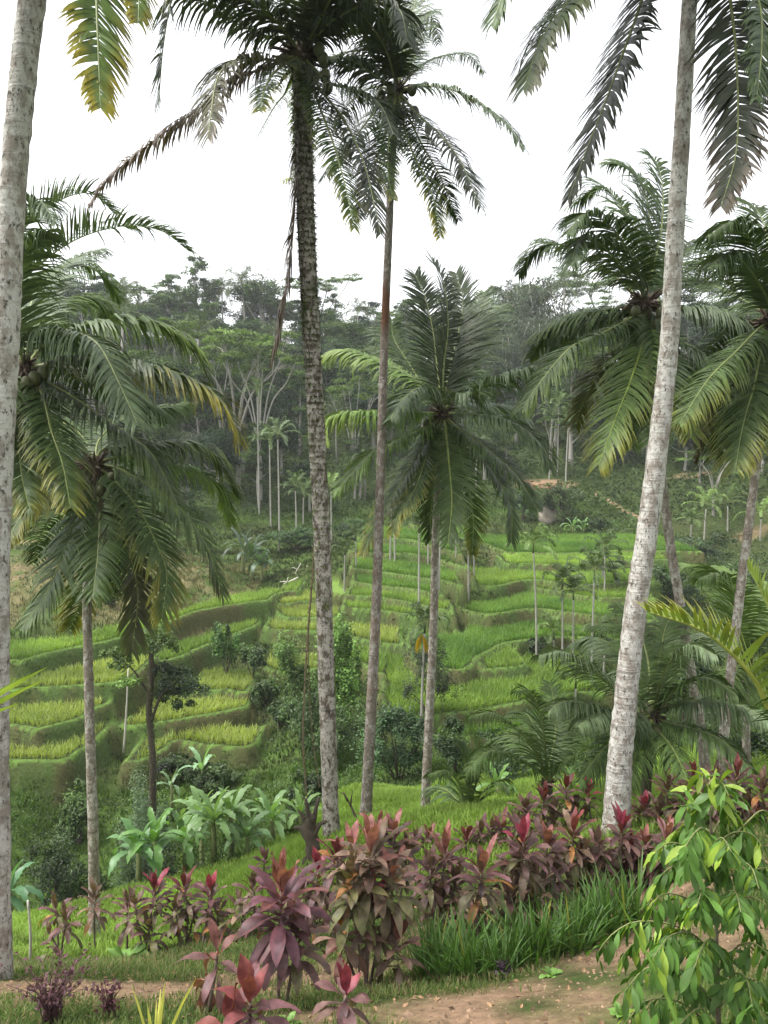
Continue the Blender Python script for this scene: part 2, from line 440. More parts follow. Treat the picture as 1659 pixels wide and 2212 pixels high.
class Samp:
    """bilinear look-up in the built ground sheet"""
    def __call__(s, x, y):
        x = np.asarray(x, float); y = np.asarray(y, float)
        i = np.clip(np.searchsorted(XS, x) - 1, 0, len(XS) - 2); j = np.clip(np.searchsorted(YS, y) - 1, 0, len(YS) - 2)
        fx = np.clip((x - XS[i]) / (XS[i + 1] - XS[i]), 0, 1); fy = np.clip((y - YS[j]) / (YS[j + 1] - YS[j]), 0, 1)
        return (GH[i, j] * (1 - fx) + GH[i + 1, j] * fx) * (1 - fy) + (GH[i, j + 1] * (1 - fx) + GH[i + 1, j + 1] * fx) * fy
gz = Samp()
def own_at(x, y):
    i = np.clip(np.searchsorted(XS, x) - 1, 0, len(XS) - 2); j = np.clip(np.searchsorted(YS, y) - 1, 0, len(YS) - 2)
    return GO[i, j], GD[i, j]

# colour of the ground: soil tracks, dry banks, damp green bunds
def soil_amount(x, y):
    s = np.zeros(np.shape(x))
    def blob(u, v, Y, rx, ry, a):
        nonlocal s
        c = at(u, v, Y)
        q = ((x - c[0]) / rx) ** 2 + ((y - c[1]) / ry) ** 2
        s = np.maximum(s, a * np.clip(1.35 - q, 0, 1))
    blob(1150, 2180, 6.0, 1.3, 0.9, 1); blob(1450, 2080, 7.0, 1.2, 0.9, 1); blob(1640, 2040, 6.6, 0.9, 0.8, 1); blob(1150, 2000, 9.2, 1.6, 1.0, .9)
    blob(250, 2150, 7.4, 1.9, 0.6, .9); blob(650, 2110, 8.3, 1.2, 0.6, .8); blob(750, 2205, 6.0, 0.8, 0.5, .6); blob(40, 2140, 7.4, 0.8, 0.5, .9)
    blob(1400, 1960, 8.8, 1.5, 0.7, .8)
    blob(1180, 1043, 106, 4, 2.0, 1); blob(1500, 985, 108, 3, 1.5, .7); blob(1620, 1180, 84, 2, 1.5, .5)
    for t in np.linspace(0, 1, 9): blob(1288 + 95 * t, 1070 + 75 * t, 103 - 12 * t, 0.45, 0.8, 1)
    blob(40, 1240, 61, 2, 2, .45)
    return np.clip(s, 0, 1)
so = soil_amount(GX, GY) * np.clip(1 + 2.2 * noise2(GX, GY, 21, 0.55) + 1.2 * noise2(GX, GY, 22, 2), 0, 1)
gx_ = np.gradient(GH, XS, axis=0); gy_ = np.gradient(GH, YS, axis=1)
steep = np.clip((np.hypot(gx_, gy_) - 0.8) / 0.9, 0, 1)
nA = noise2(GX, GY, 31, 1.9) + 0.7 * noise2(GX, GY, 32, 0.6)
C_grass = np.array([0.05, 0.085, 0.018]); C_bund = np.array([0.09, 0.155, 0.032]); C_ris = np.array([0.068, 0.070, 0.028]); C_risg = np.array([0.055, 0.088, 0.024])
C_mud_shade = np.array([0.028, 0.034, 0.012]); C_soil = np.array([0.22, 0.145, 0.092]); C_dry = np.array([0.14, 0.125, 0.06]); C_forest = np.array([0.035, 0.05, 0.015]); C_lawn = np.array([0.17, 0.25, 0.045])
def lerp(a, b, t): return a * (1 - t[..., None]) + b * t[..., None]
GC = np.zeros(GX.shape + (3,)) + C_grass
GC = lerp(GC, np.array([0.03, 0.05, 0.012]), np.clip(0.5 + nA * 1.6, 0, 1))
GC = lerp(GC, C_forest + 0 * GC, np.maximum(np.clip((GY - 98) / 8, 0, 1), np.clip((GX - 22) / 4, 0, 1) * np.clip((GY - 60) / 5, 0, 1)) * 0.85)
# rough olive and bare patches on the faces between the paddies
tm = np.clip((GY - 36) / 3, 0, 1) * np.clip((98 - GY) / 4, 0, 1) * np.clip(.55 + steep, 0, 1)
GC = lerp(GC, np.array([0.045, 0.052, 0.018]) + 0 * GC, tm * np.clip(0.6 + nA * 1.5, 0, 1))
# dry bank behind the left terraces
bk = np.clip((GY - 52) / 5, 0, 1) * np.clip((80 - GY) / 8, 0, 1) * np.clip((-9 - GX) / 4, 0, 1)
GC = lerp(GC, C_dry + 0 * GC, bk * np.clip(0.55 + nA * 1.8, 0, 1))
# mown bright grass below the hedge
def lawn_end(x, y): return 20.5 + 8.5 * np.clip((x + .11 * y) / 2.0 + .6, 0, 1)
lw = np.clip((GY - 10.5) / 2, 0, 1) * np.clip((lawn_end(GX, GY) - GY) / 1.5, 0, 1)
GC = lerp(GC, C_lawn + 0 * GC, lw * np.clip(0.75 + nA * 0.8, 0, 1))
tr = GO >= 0
GC[tr] = lerp(C_mud_shade + 0 * GC, C_bund + 0 * GC, np.clip((0.32 - GD) / 0.12, 0, 1))[tr]  # paddy mud, darkened to paint in the ditch shadow between bund and rice
lawn_k = [i for i, s in enumerate(SL) if s['rc'] is None][0]
GC[GO == lawn_k] = (0.12, 0.19, 0.04)
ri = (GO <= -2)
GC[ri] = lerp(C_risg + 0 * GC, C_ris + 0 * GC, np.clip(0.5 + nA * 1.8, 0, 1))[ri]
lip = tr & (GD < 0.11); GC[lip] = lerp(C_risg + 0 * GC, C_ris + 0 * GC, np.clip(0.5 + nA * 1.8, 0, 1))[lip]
GC = lerp(GC, C_soil + 0 * GC, so)
nx, ny = GX.shape
ii, jj = np.meshgrid(np.arange(nx - 1), np.arange(ny - 1), indexing='ij')
a0 = (ii * ny + jj).ravel()
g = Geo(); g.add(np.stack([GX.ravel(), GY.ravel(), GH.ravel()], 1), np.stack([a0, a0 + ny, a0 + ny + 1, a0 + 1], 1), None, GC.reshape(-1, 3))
m_, nt_ = newmat('earth_and_turf'); _L = nt_.links.new
_a = N(nt_, 'ShaderNodeAttribute', attribute_name='Col'); _tc = N(nt_, 'ShaderNodeTexCoord')
_n1 = N(nt_, 'ShaderNodeTexNoise', Scale=7.0, Detail=9.0, Roughness=0.75); _L(_tc.outputs['Object'], _n1.inputs['Vector'])
_mr = N(nt_, 'ShaderNodeMapRange'); _mr.inputs['From Min'].default_value = 0.3; _mr.inputs['From Max'].default_value = 0.7; _mr.inputs['To Min'].default_value = 0.45; _mr.inputs['To Max'].default_value = 1.5
_L(_n1.outputs['Fac'], _mr.inputs['Value'])
_vm = N(nt_, 'ShaderNodeVectorMath', operation='SCALE'); _L(_a.outputs['Color'], _vm.inputs[0]); _L(_mr.outputs[0], _vm.inputs['Scale'])
_p = N(nt_, 'ShaderNodeBsdfPrincipled', Roughness=0.95); _p.inputs['Specular IOR Level'].default_value = 0.1; _L(_vm.outputs[0], _p.inputs['Base Color'])
_b = N(nt_, 'ShaderNodeBump', Strength=0.7, Distance=0.08); _L(_n1.outputs['Fac'], _b.inputs['Height']); _L(_b.outputs[0], _p.inputs['Normal'])
_o = N(nt_, 'ShaderNodeOutputMaterial'); _L(_p.outputs[0], _o.inputs['Surface'])
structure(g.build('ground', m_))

# ------------------------------------------------------------------ rice, grass and undergrowth (nobody could count them)
def in_view(x, y, z, pad=40):
    f = y * cp - z * sp
    u = W0 / 2 + F0 * x / f; v = H0 / 2 - F0 * (y * sp + z * cp) / f
    return (u > -pad) & (u < W0 + pad) & (v > -pad) & (v < H0 + pad * 2)
def tufts(g, x, y, z, h, nb, col, width=0.012, lean=0.35, seed=0, segs=2, cvar=0.2):
    """nb blades per tuft, each a bent tapering strip"""
    r = np.random.default_rng(seed)
    n = len(x)
    X = np.repeat(x, nb); Y = np.repeat(y, nb); Z = np.repeat(z, nb); Hh = np.repeat(np.broadcast_to(h, (n,)), nb) * r.uniform(0.65, 1.1, n * nb)
    C = np.repeat(np.broadcast_to(col, (n, 3)), nb, axis=0) * r.uniform(1 - cvar, 1 + cvar, (n * nb, 1))
    m = n * nb
    a = r.uniform(0, 2 * np.pi, m); d = np.stack([np.cos(a), np.sin(a)], 1)
    l = r.uniform(0.15, 1, m) * lean
    b = a + np.pi / 2 + r.normal(0, 0.5, m); s = np.stack([np.cos(b), np.sin(b)], 1)
    w = np.broadcast_to(width, (n,)) if not np.isscalar(width) else np.full(n, width)
    w = np.repeat(w, nb) * r.uniform(0.7, 1.3, m)
    X = X + d[:, 0] * 0.04 * 2; Y = Y + d[:, 1] * 0.04 * 2
    V = np.zeros((m, 2 * segs + 1, 3)); CC = np.zeros((m, 2 * segs + 1, 3))
    for k in range(segs + 1):
        t = k / segs
        cx = X + d[:, 0] * l * Hh * t ** 1.7; cy = Y + d[:, 1] * l * Hh * t ** 1.7; cz = Z + Hh * (t - 0.25 * l * t * t)
        if k < segs:
            ww = w * (1 - 0.45 * t)
            V[:, 2 * k] = np.stack([cx - s[:, 0] * ww, cy - s[:, 1] * ww, cz], 1); V[:, 2 * k + 1] = np.stack([cx + s[:, 0] * ww, cy + s[:, 1] * ww, cz], 1)
            CC[:, 2 * k] = CC[:, 2 * k + 1] = C * (0.72 + 0.35 * t) if False else C
        else:
            V[:, 2 * k] = np.stack([cx, cy, cz], 1); CC[:, 2 * k] = C
    o = (np.arange(m) * (2 * segs + 1))[:, None]
    Q = np.vstack([o + np.array([2 * k, 2 * k + 1, 2 * k + 3, 2 * k + 2]) for k in range(segs - 1)]) if segs > 1 else None
    T = o + np.array([2 * segs - 2, 2 * segs - 1, 2 * segs])
    g.add(V.reshape(-1, 3), Q, T, CC.reshape(-1, 3))

def scatter(x0, x1, y0, y1, dens, seed):
    r = np.random.default_rng(seed)
    n = int((x1 - x0) * (y1 - y0) * dens)
    x = r.uniform(x0, x1, n); y = r.uniform(y0, y1, n)
    z = gz(x, y); m = in_view(x, y, z)
    return x[m], y[m], z[m]
# rice, planted in loose rows
gx0, gy0 = np.meshgrid(np.arange(-27, 30, 0.21), np.arange(36, 92, 0.21), indexing='ij')
gx0 = (gx0 + rng.uniform(-.09, .09, gx0.shape)).ravel(); gy0 = (gy0 + rng.uniform(-.09, .09, gy0.shape)).ravel()
o_, d_ = own_at(gx0, gy0)
ok = (o_ >= 0) & (o_ != lawn_k) & (d_ > 0.46)
gx0, gy0, o_ = gx0[ok], gy0[ok], o_[ok]
z0 = gz(gx0, gy0); lev = np.array([s['z'] for s in SL])[o_]
ok = (np.abs(z0 - lev) < 0.12) & in_view(gx0, gy0, z0)
gx0, gy0, z0, o_ = gx0[ok], gy0[ok], z0[ok], o_[ok]
rcol = np.array([s['rc'] if s['rc'] else G1 for s in SL])[o_]
pn = noise2(gx0, gy0, 41, 2.5)[:, None]
rcol = rcol * (1 + 0.5 * pn) + np.array([0.03, 0.01, 0]) * pn
g = Geo()
tufts(g, gx0, gy0, z0, 0.50 * (1 + 0.25 * noise2(gx0, gy0, 42, 1.2)), 8, rcol, width=0.019, lean=0.75, seed=1)
stuff(g.build('rice_crop', M_RICE, smooth=False), 'green and yellowish rice growing on the terraced paddies', 'rice')
# grass on banks and slopes
g = Geo()
x, y, z = scatter(-27, 30, 21, 100, 15, 51)
k = (y > 28) | (y > lawn_end(x, y)); x, y, z = x[k], y[k], z[k]
o_, d_ = own_at(x, y)
ok = ~((o_ >= 0) & (d_ > 0.26)) ; x, y, z, o_, d_ = x[ok], y[ok], z[ok], o_[ok], d_[ok]
sl = soil_amount(x, y) < 0.5; x, y, z, o_, d_ = x[sl], y[sl], z[sl], o_[sl], d_[sl]
c = np.tile(np.array([0.062, 0.11, 0.02]), (len(x), 1)) * (1 + 1.1 * noise2(x, y, 52, 2.4)[:, None])
st_ = (o_ < 0) & (y > 38) & (y < 95) & (x < 24); c[st_] *= np.array([.62, .5, .7]) * (1 + .5 * noise2(x[st_], y[st_], 57, 2.2)[:, None])
bund = (o_ >= 0) & (d_ > .06); c[bund] = np.array([0.10, 0.16, 0.04])
dryb = (y > 54) & (y < 78) & (x < -11) & (rng.random(len(x)) < 0.65); c[dryb] = (0.15, 0.135, 0.065)
ri = ((o_ <= -2) | ((o_ >= 0) & (d_ <= .06))); c[ri] = c[ri] * np.array([0.95, 0.78, 0.8])
keep = (~ri | (rng.random(len(x)) < 0.55)) & ~((o_ == -1) & (y > 38) & (rng.random(len(x)) < .4)); x, y, z, o_, d_, c, bund, ri = [q[keep] for q in (x, y, z, o_, d_, c, bund, ri)]
tufts(g, x, y, z - 0.03, np.where(bund, 0.12, np.where(ri, 0.2, 0.42)) * (1 + 0.8 * noise2(x, y, 53, 1.5)), 5, c, width=0.022, lean=0.9, seed=2)
stuff(g.build('bank_grass', M_GRASS, smooth=False), 'rough grass on the banks and edges of the terraces', 'grass')
# mown grass and lawn below and around the hedge
g = Geo()
x, y, z = scatter(-15, 14, 4.5, 12, 330, 61)
k = (soil_amount(x, y) + 0.9 * noise2(x, y, 64, 0.3)) < 0.42 + 0.35 * rng.random(len(x)); x, y, z = x[k], y[k], z[k]
c = np.tile(np.array([0.085, 0.125, 0.03]), (len(x), 1)) * (1 + 0.7 * noise2(x, y, 62, 0.8)[:, None])
c[rng.random(len(c)) < 0.18] = (0.20, 0.16, 0.08)
tufts(g, x, y, z - 0.01, 0.07, 5, c, width=0.005, lean=1.1, seed=3)
x, y, z = scatter(-18, 14, 11, 29, 130, 65)
k = (soil_amount(x, y) < 0.4) & (y < lawn_end(x, y) + rng.normal(0, .4, len(x))); x, y, z = x[k], y[k], z[k]
c = np.tile(np.array([0.17, 0.26, 0.045]), (len(x), 1)) * (1 + 0.6 * noise2(x, y, 63, 1.7)[:, None])
tufts(g, x, y, z - 0.01, 0.16 * (1 + 0.8 * noise2(x, y, 66, 1.1)), 5, c, width=0.011, lean=0.9, seed=4)
stuff(g.build('lawn_grass', M_GRASS, smooth=False), 'short bright grass on the slope around the red-leaved hedge', 'grass')
# ------------------------------------------------------------------ coconut palms
GRN = np.array([0.050, 0.080, 0.024]); GRNL = np.array([0.095, 0.148, 0.04]); DRK = np.array([0.027, 0.039, 0.018]); BRN = np.array([0.105, 0.075, 0.056]); YEL = np.array([0.30, 0.26, 0.03]); YGR = np.array([0.20, 0.27, 0.05]); GRY = np.array([0.075, 0.105, 0.052])
def frond_geo(g, P, L=1.0, n=66, col=GRN, tip=None, droop=1.0, bare=0.10, wid=0.024, rr=0.03, lift=0.15, roll=0.0, sparse=0.0, tipw=0.35, r=rng, ribcol=(0.20, 0.23, 0.08), segs=4):
    """one pinnate leaf: a tapering midrib along P and two rows of drooping leaflets"""
    m = 48
    C = catmull(P, m)
    seg = np.linalg.norm(np.diff(C, axis=0), axis=1); tot = seg.sum()
    T = nrm(np.gradient(C, axis=0))
    up = np.array([0, 0, 1.0])
    S = np.zeros_like(T); s = np.cross(T[0], up)
    if np.linalg.norm(s) < 0.15: s = np.cross(T[0], np.array([0, 1.0, 0]) if abs(T[0][1]) < .8 else np.array([1.0, 0, 0]))
    s = nrm(s)
    # start the transport where the rib is least vertical, so the blade hangs naturally
    i0 = int(np.argmin(np.abs(T[:, 2])))
    s = nrm(np.cross(T[i0], up)); S[i0] = s
    for i in range(i0 + 1, m): s = nrm(s - T[i] * np.dot(s, T[i])); S[i] = s
    s = S[i0]
    for i in range(i0 - 1, -1, -1): s = nrm(s - T[i] * np.dot(s, T[i])); S[i] = s
    U = np.cross(S, T)
    if roll:
        c, q = math.cos(roll), math.sin(roll); S, U = S * c + U * q, U * c - S * q
    rad = rr * (1 - 0.85 * np.linspace(0, 1, m)); rad[:4] *= np.array([2.4, 1.9, 1.5, 1.2])
    tube(g, C, rad, np.array(ribcol) * 0.8 + np.asarray(col) * 0.3, k=5)
    t = np.repeat(np.linspace(bare, 0.995, n), 2) + r.normal(0, 0.003, 2 * n)
    t = np.clip(t, 0, 1); side = np.tile([1.0, -1.0], n)
    if sparse > 0:
        keep = r.random(2 * n) > sparse; t = t[keep]; side = side[keep]
    k = len(t); f = t * (m - 1); i = np.minimum(f.astype(int), m - 2); a = (f - i)[:, None]
    def ip(A): return A[i] * (1 - a) + A[i + 1] * a
    B, Tt, Ss, Uu = ip(C), nrm(ip(T)), nrm(ip(S)), nrm(ip(U))
    q = (t - bare) / (1 - bare)
    prof = np.interp(q, [0, 0.12, 0.4, 0.75, 0.93, 1.0], [0.45, 0.8, 1.0, 0.78, 0.5, 0.32])
    Ln = L * prof * r.uniform(0.88, 1.07, k)
    fw = 0.42 + 0.95 * q ** 1.5
    # leaflets hang in loose bunches, as wind leaves them
    gid = (t * n / 5).astype(int) + (side > 0) * 1000
    jit = r.normal(0, 1, (2001, 3))[gid % 2001] * 0.08 + r.normal(0, 0.07, (k, 3))
    D = nrm(Ss * side[:, None] + Tt * fw[:, None] + Uu * lift + jit)
    dr = droop * (0.55 + 1.9 * (1 - np.abs(Tt[:, 2])) ** 1.2) * r.uniform(0.8, 1.2, k) * (1 + 0.25 * r.normal(size=2001)[gid % 2001])
    dr = np.where(r.random(k) < .12, dr * 2.6, dr); Ln = np.where(r.random(k) < .07, Ln * r.uniform(.3, .7, k), Ln)
    V = np.zeros((k, segs + 1, 2, 3)); pos = B.copy(); d = D.copy()
    Wd = nrm(np.cross(d, np.cross(Tt, d)))
    cc = np.tile(np.asarray(col, float), (k, 1)) * r.uniform(0.75, 1.25, (k, 1))
    CC = np.zeros((k, segs + 1, 2, 3))
    for j in range(segs + 1):
        x = j / segs
        w = wid * L ** 0.5 * np.interp(x, [0, 0.25, 0.6, 1], [0.55, 1, 0.8, 0.06])
        V[:, j, 0] = pos - Wd * w; V[:, j, 1] = pos + Wd * w
        cj = cc
        if tip is not None:
            mixt = np.clip(x * 1.3 - 0.66 + (q - 0.5) * 1.0 + r.normal(0, 0.08, k), 0, 1)[:, None] * tipw * 2
            mixt = np.clip(mixt, 0, 1); cj = cc * (1 - mixt) + np.asarray(tip) * mixt
        CC[:, j] = cj[:, None, :]
        if j < segs:
            pos = pos + d * (Ln / segs)[:, None]
            d = nrm(d + np.array([0, 0, -1.0]) * (dr * (0.30 + 0.35 * x) * 1.4 / segs * 2)[:, None])
            Wd = nrm(Tt - d * (Tt * d).sum(1)[:, None])
    o = (np.arange(k) * (segs + 1) * 2)[:, None]
    Q = np.vstack([o + np.array([2 * j, 2 * j + 1, 2 * j + 3, 2 * j + 2]) for j in range(segs)])
    g.add(V.reshape(-1, 3), Q, None, CC.reshape(-1, 3))

def rib_points(pix, Y, L3, sgn, f=0.0):
    """lift a traced rib into space: it leaves the crown and swings nearer or farther so its real length is about L3"""
    pix = np.array(pix, float); n = len(pix)
    P = np.array([at(u, v, Y) for u, v in pix])
    seg = np.linalg.norm(np.diff(P, axis=0), axis=1); cum = np.concatenate([[0], np.cumsum(seg)]); L2 = cum[-1]
    dy = math.sqrt(max(L3 * L3 - L2 * L2, 0.05 * L3 * L3)) * sgn
    dy = max(-0.45 * L3, min(0.8 * L3, dy)) if f == 0 else f * L3
    t = cum / max(L2, 1e-6)
    return np.array([at(u, v, Y + dy * tt) for (u, v), tt in zip(pix, t)])

def trunk_geo(g, pix, Y, w0, w1, dy=0.0, ring=0.11, k=14, flare=1.35):
    """trunk through traced centre points, widths in photo pixels at foot and top"""
    pix = np.array(pix, float)
    P = np.array([at(u, v, Y + dy * i / max(len(pix) - 1, 1)) for i, (u, v) in enumerate(pix)])
    tot = np.linalg.norm(np.diff(P, axis=0), axis=1).sum()
    n = max(12, int(tot / ring)); C = catmull(P, n)
    t = np.linspace(0, 1, n)
    s = Y / F0 / 2
    rad = (w0 + (w1 - w0) * t ** 0.8) * s
    rad *= 1 + (flare - 1) * np.exp(-t * tot / 0.5)
    rad *= 1 + 0.035 * (np.arange(n) % 2) + rng.normal(0, 0.012, n)
    tube(g, C, rad, (0.3, 0.3, 0.3), k=k, wob=0.04)
    return C, rad
def nut(g, c, r, col=(0.16, 0.14, 0.05)):
    nu, nv = 8, 7
    th = np.linspace(0.02, math.pi - 0.02, nv); ph = np.linspace(0, 2 * math.pi, nu, endpoint=False)
    V = np.array([[r * math.sin(a) * math.cos(b), r * math.sin(a) * math.sin(b), 1.25 * r * math.cos(a)] for a in th for b in ph]) + c
    Q = [(i * nu + j, (i + 1) * nu + j, (i + 1) * nu + (j + 1) % nu, i * nu + (j + 1) % nu) for i in range(nv - 1) for j in range(nu)]
    g.add(V, Q, None, col)
def fibre_geo(g, c, R_, r=rng, up=0.3):
    for _ in range(70):
        a = r.uniform(0, 6.28); e = r.uniform(-0.9, 0.9)
        d = np.array([math.cos(a) * math.cos(e), math.sin(a) * math.cos(e), math.sin(e)])
        p = c + d * R_ * 0.35; q = c + d * R_ * r.uniform(0.8, 1.5) + np.array([0, 0, up * r.uniform(-1.2, .5) * R_])
        tube(g, [p, (p + q) / 2 + r.normal(0, .03, 3), q], [0.05 * R_ * 2, 0.07 * R_, 0.02 * R_], (0.1, 0.08, 0.05), k=4)
    nut(g, c, R_ * 0.5, (.06, .045, .03))
PG = 'tall coconut palms around the valley'
def palm(label, crown, Y, trunk=None, w=(26, 16), bark=None, fronds=(), L3=4.3, leaf=0.95, col=GRN, nuts=0, group=PG, dy=0.0, n=96, name='coconut_palm', foot=True, cat='palm tree', wid=0.022, moss=0, fib=0.30, **kw):
    """fronds: (pixel list, dict of overrides); every trunk, frond and nut is a part of its own"""
    c0 = at(*crown, Y + dy)
    base = at(*trunk[0], Y) if trunk else c0
    root = thing(name, base, label, cat, group)
    og = np.array(base)
    C = None
    if trunk:
        pix = list(trunk)
        if foot:                                    # sink the foot into the ground under it
            b = at(*pix[0], Y); zg = float(gz(b[0], b[1])) - 0.3
            if b[2] > zg:
                f = b[1] * cp - zg * sp
                pix = [(W0 / 2 + F0 * b[0] / f, H0 / 2 - F0 * (b[1] * sp + zg * cp) / f)] + pix
        g = Geo(); C, rad = trunk_geo(g, pix, Y, w[0], w[1], dy); g.build('trunk', bark or M_BARK_PALE, root, origin=og)
    g = Geo(); fibre_geo(g, c0, fib); g.build('crown_fibre', M_FIBRE, root, smooth=False, origin=og)
    for i, fr in enumerate(fronds):
        pixs, o = fr if isinstance(fr, tuple) and len(fr) == 2 and isinstance(fr[1], dict) else (fr, {})
        o = dict(o)
        sg = o.pop('s', -1 if i % 2 else 1); l3 = o.pop('L3', L3); ff = o.pop('f', 0.0)
        P = rib_points([crown] + list(pixs), Y + dy, l3, sg, ff)
        P = np.vstack([c0 + (P[1] - c0) * 0.02, P[1:]])
        length = np.linalg.norm(np.diff(P, axis=0), axis=1).sum()
        a = dict(L=1.2 * leaf * (0.55 + 0.45 * min(1.2, length / L3)), n=n, col=col * np.random.default_rng(i + int(crown[0]) + 5000).uniform(0.8, 1.2), wid=wid); a.update(kw); a.update(o)
        lab = a.pop('label', None)
        a['r'] = np.random.default_rng(5100 + i + int(crown[0]))
        g = Geo(); frond_geo(g, P, **a); fo = g.build('frond', M_FROND, root, smooth=False, origin=og)
        if lab: fo['label'] = lab
    for i in range(nuts):
        a = rng.uniform(0, 6.28); q = c0 + np.array([math.cos(a) * fib * 1.2, -abs(math.sin(a)) * fib * 1.2, rng.uniform(-0.7, -0.05) * fib * 2.2])
        g = Geo(); nut(g, q, 0.10); g.build('coconut', M_NUT, root, origin=og)
    if moss and C is not None:
        g = Geo(); r = np.random.default_rng(5)
        for _ in range(moss):
            t = r.beta(2.4, 1.0) if r.random() < .88 else r.random()
            i = min(int((0.25 + 0.75 * t) * (len(C) - 1)), len(C) - 1); a = r.uniform(0, 6.28)
            d = np.array([math.cos(a), math.sin(a), 0]); p = C[i] + d * rad[i] * 0.95
            l = r.uniform(0.03, 0.11) * (1.7 if r.random() < .15 else 1)
            q = p + d * l + np.array([0, 0, r.uniform(-1.0, 0.5) * l]); sd = np.cross(d, [0, 0, 1.0]) * 0.016
            g.add([p - sd, p + sd, q], None, [[0, 1, 2]], np.array([0.075, 0.095, 0.028]) * r.uniform(0.5, 1.5))
        g.build('fern_moss', M_GRASS, root, smooth=False, origin=og)
    return root
dead = dict(col=BRN, wid=.026, droop=2.6, sparse=0.3, ribcol=(0.2, 0.12, 0.09), label='dead brown frond')
yt = dict(tip=YEL, tipw=0.4)
# ---- the palms of the photograph: crown, distance, traced trunk and traced leaves
palm('nearest coconut palm, thick pale trunk running up the left edge of the view', (150, -330), 8,
     [(-8, 2090), (-10, 1800), (-12, 1500), (-6, 1100), (9, 800), (20, 550), (34, 320), (70, 0), (115, -220), (150, -330)], (64, 50), M_BARK_PALE,
     [([(190,-230),(205,-60),(211,80),(217,232)], dict(tip=YEL*.75, tipw=1.0, s=-1, L=.55, droop=.8, col=GRNL)),
      ([(240,-260),(290,-120),(300,-30),(298,50)], dict(tip=YEL*.7, tipw=1.0, s=-1, L=.42, col=GRNL)),
      ([(60,-300),(-35,-150),(-40,100),(-8,345)], dict(L=.42, s=-1)),
      [(300,-380),(500,-450),(640,-330)], [(20,-450),(-150,-500),(-300,-350)], [(180,-500),(250,-700),(400,-760)], [(120,-500),(60,-720),(-60,-800)]],
     L3=3.4, leaf=.75, wid=.028, n=110)
palm('thick pale lichen-spotted coconut palm leaning right behind the hedge, crown above the picture', (1512, -170), 11.5,
     [(1331, 1800), (1338, 1659), (1347, 1560), (1371, 1330), (1405, 1100), (1443, 770), (1456, 550), (1474, 270), (1490, 0), (1505, -120)], (57, 29), M_BARK_PALE,
     [([(1420,-80),(1370,50),(1310,215),(1265,330),(1228,430)], dict(col=DRK*.8, L=.75, s=-1, tip=BRN, tipw=.15)),
      ([(1400,-130),(1290,-70),(1215,20),(1165,95),(1133,190)], dict(col=GRN*.9, L=.95, s=-1, tip=BRN, tipw=.3)),
      ([(1380,-190),(1220,-150),(1110,-50),(1062,55)], dict(s=-1, L=.75)),
      ([(1560,-80),(1584,50),(1594,200),(1590,330),(1558,445)], dict(col=DRK*.8, L=.75, s=-1, tip=BRN*1.2, tipw=.45)),
      ([(1590,-110),(1638,0),(1645,100),(1634,215)], dict(s=-1, L=.6)),
      [(1450,-330),(1350,-480),(1200,-470)], [(1560,-330),(1660,-460),(1800,-420)], [(1520,-380),(1500,-560),(1440,-680)], [(1620,-200),(1760,-160),(1850,0)]],
     L3=4.3, leaf=.85, wid=.030, n=120)
palm('tall mossy coconut palm with dark crown and a long dead frond reaching left', (652, 120), 15,
     [(716, 1800), (706, 1500), (697, 1200), (685, 950), (671, 700), (660, 450), (654, 250), (652, 130)], (35, 37), M_BARK_MOSS,
     [([(595,130),(560,127),(510,130),(470,170),(448,300)], dict(col=(GRN+BRN)/2, tip=BRN, tipw=.4, L=.95, s=-1)),
      ([(560,150),(480,185),(430,235),(350,290),(280,345),(225,395),(193,442)], dict(dead, sparse=.1, L=.62, s=-1)),
      ([(600,85),(550,70),(480,20),(430,0),(378,-12),(354,90),(343,225)], dict(col=DRK*1.3, tip=GRY, tipw=.3, L=.95, s=-1)),
      ([(610,60),(560,15),(500,-20),(440,-30)], dict(col=DRK, L=.9, s=-1)),
      ([(640,40),(610,-60),(560,-140)], dict(col=DRK)), ([(668,30),(700,-80),(720,-170)], dict(col=DRK)),
      ([(700,60),(750,25),(810,5),(862,20),(880,90)], dict(col=DRK*1.2, L=.95, s=-1)),
      ([(700,25),(740,-40),(800,-70)], dict(col=DRK*1.2)),
      ([(710,125),(765,110),(830,115),(890,160)], dict(col=DRK*1.4, L=.75)),
      ([(710,178),(770,195),(820,225),(850,290)], dict(col=DRK*1.2, L=.75)),
      ([(690,190),(745,262),(785,350),(808,440),(822,505)], dict(col=DRK*1.2, tip=BRN, tipw=.25, L=.75, s=-1)),
      ([(690,230),(720,310),(745,400),(765,492)], dict(col=GRN, tip=YEL, tipw=.25, L=.6)),
      ([(620,195),(592,232),(553,300)], dict(col=GRN, L=.3, sparse=.6)),
      ([(648,230),(660,320),(640,375),(612,390)], dict(col=YGR, tip=YEL, tipw=.5, L=.55, s=1)),
      ([(642,250),(637,430),(627,560),(607,690),(590,768)], dict(dead, sparse=0, L=.95, s=-1, f=-.05, n=130)),
      ([(600,150),(575,185),(560,240)], dict(col=GRN, tip=YEL, tipw=.4, L=.6))],
     L3=4.4, leaf=.95, nuts=4, moss=5000, fib=.42)
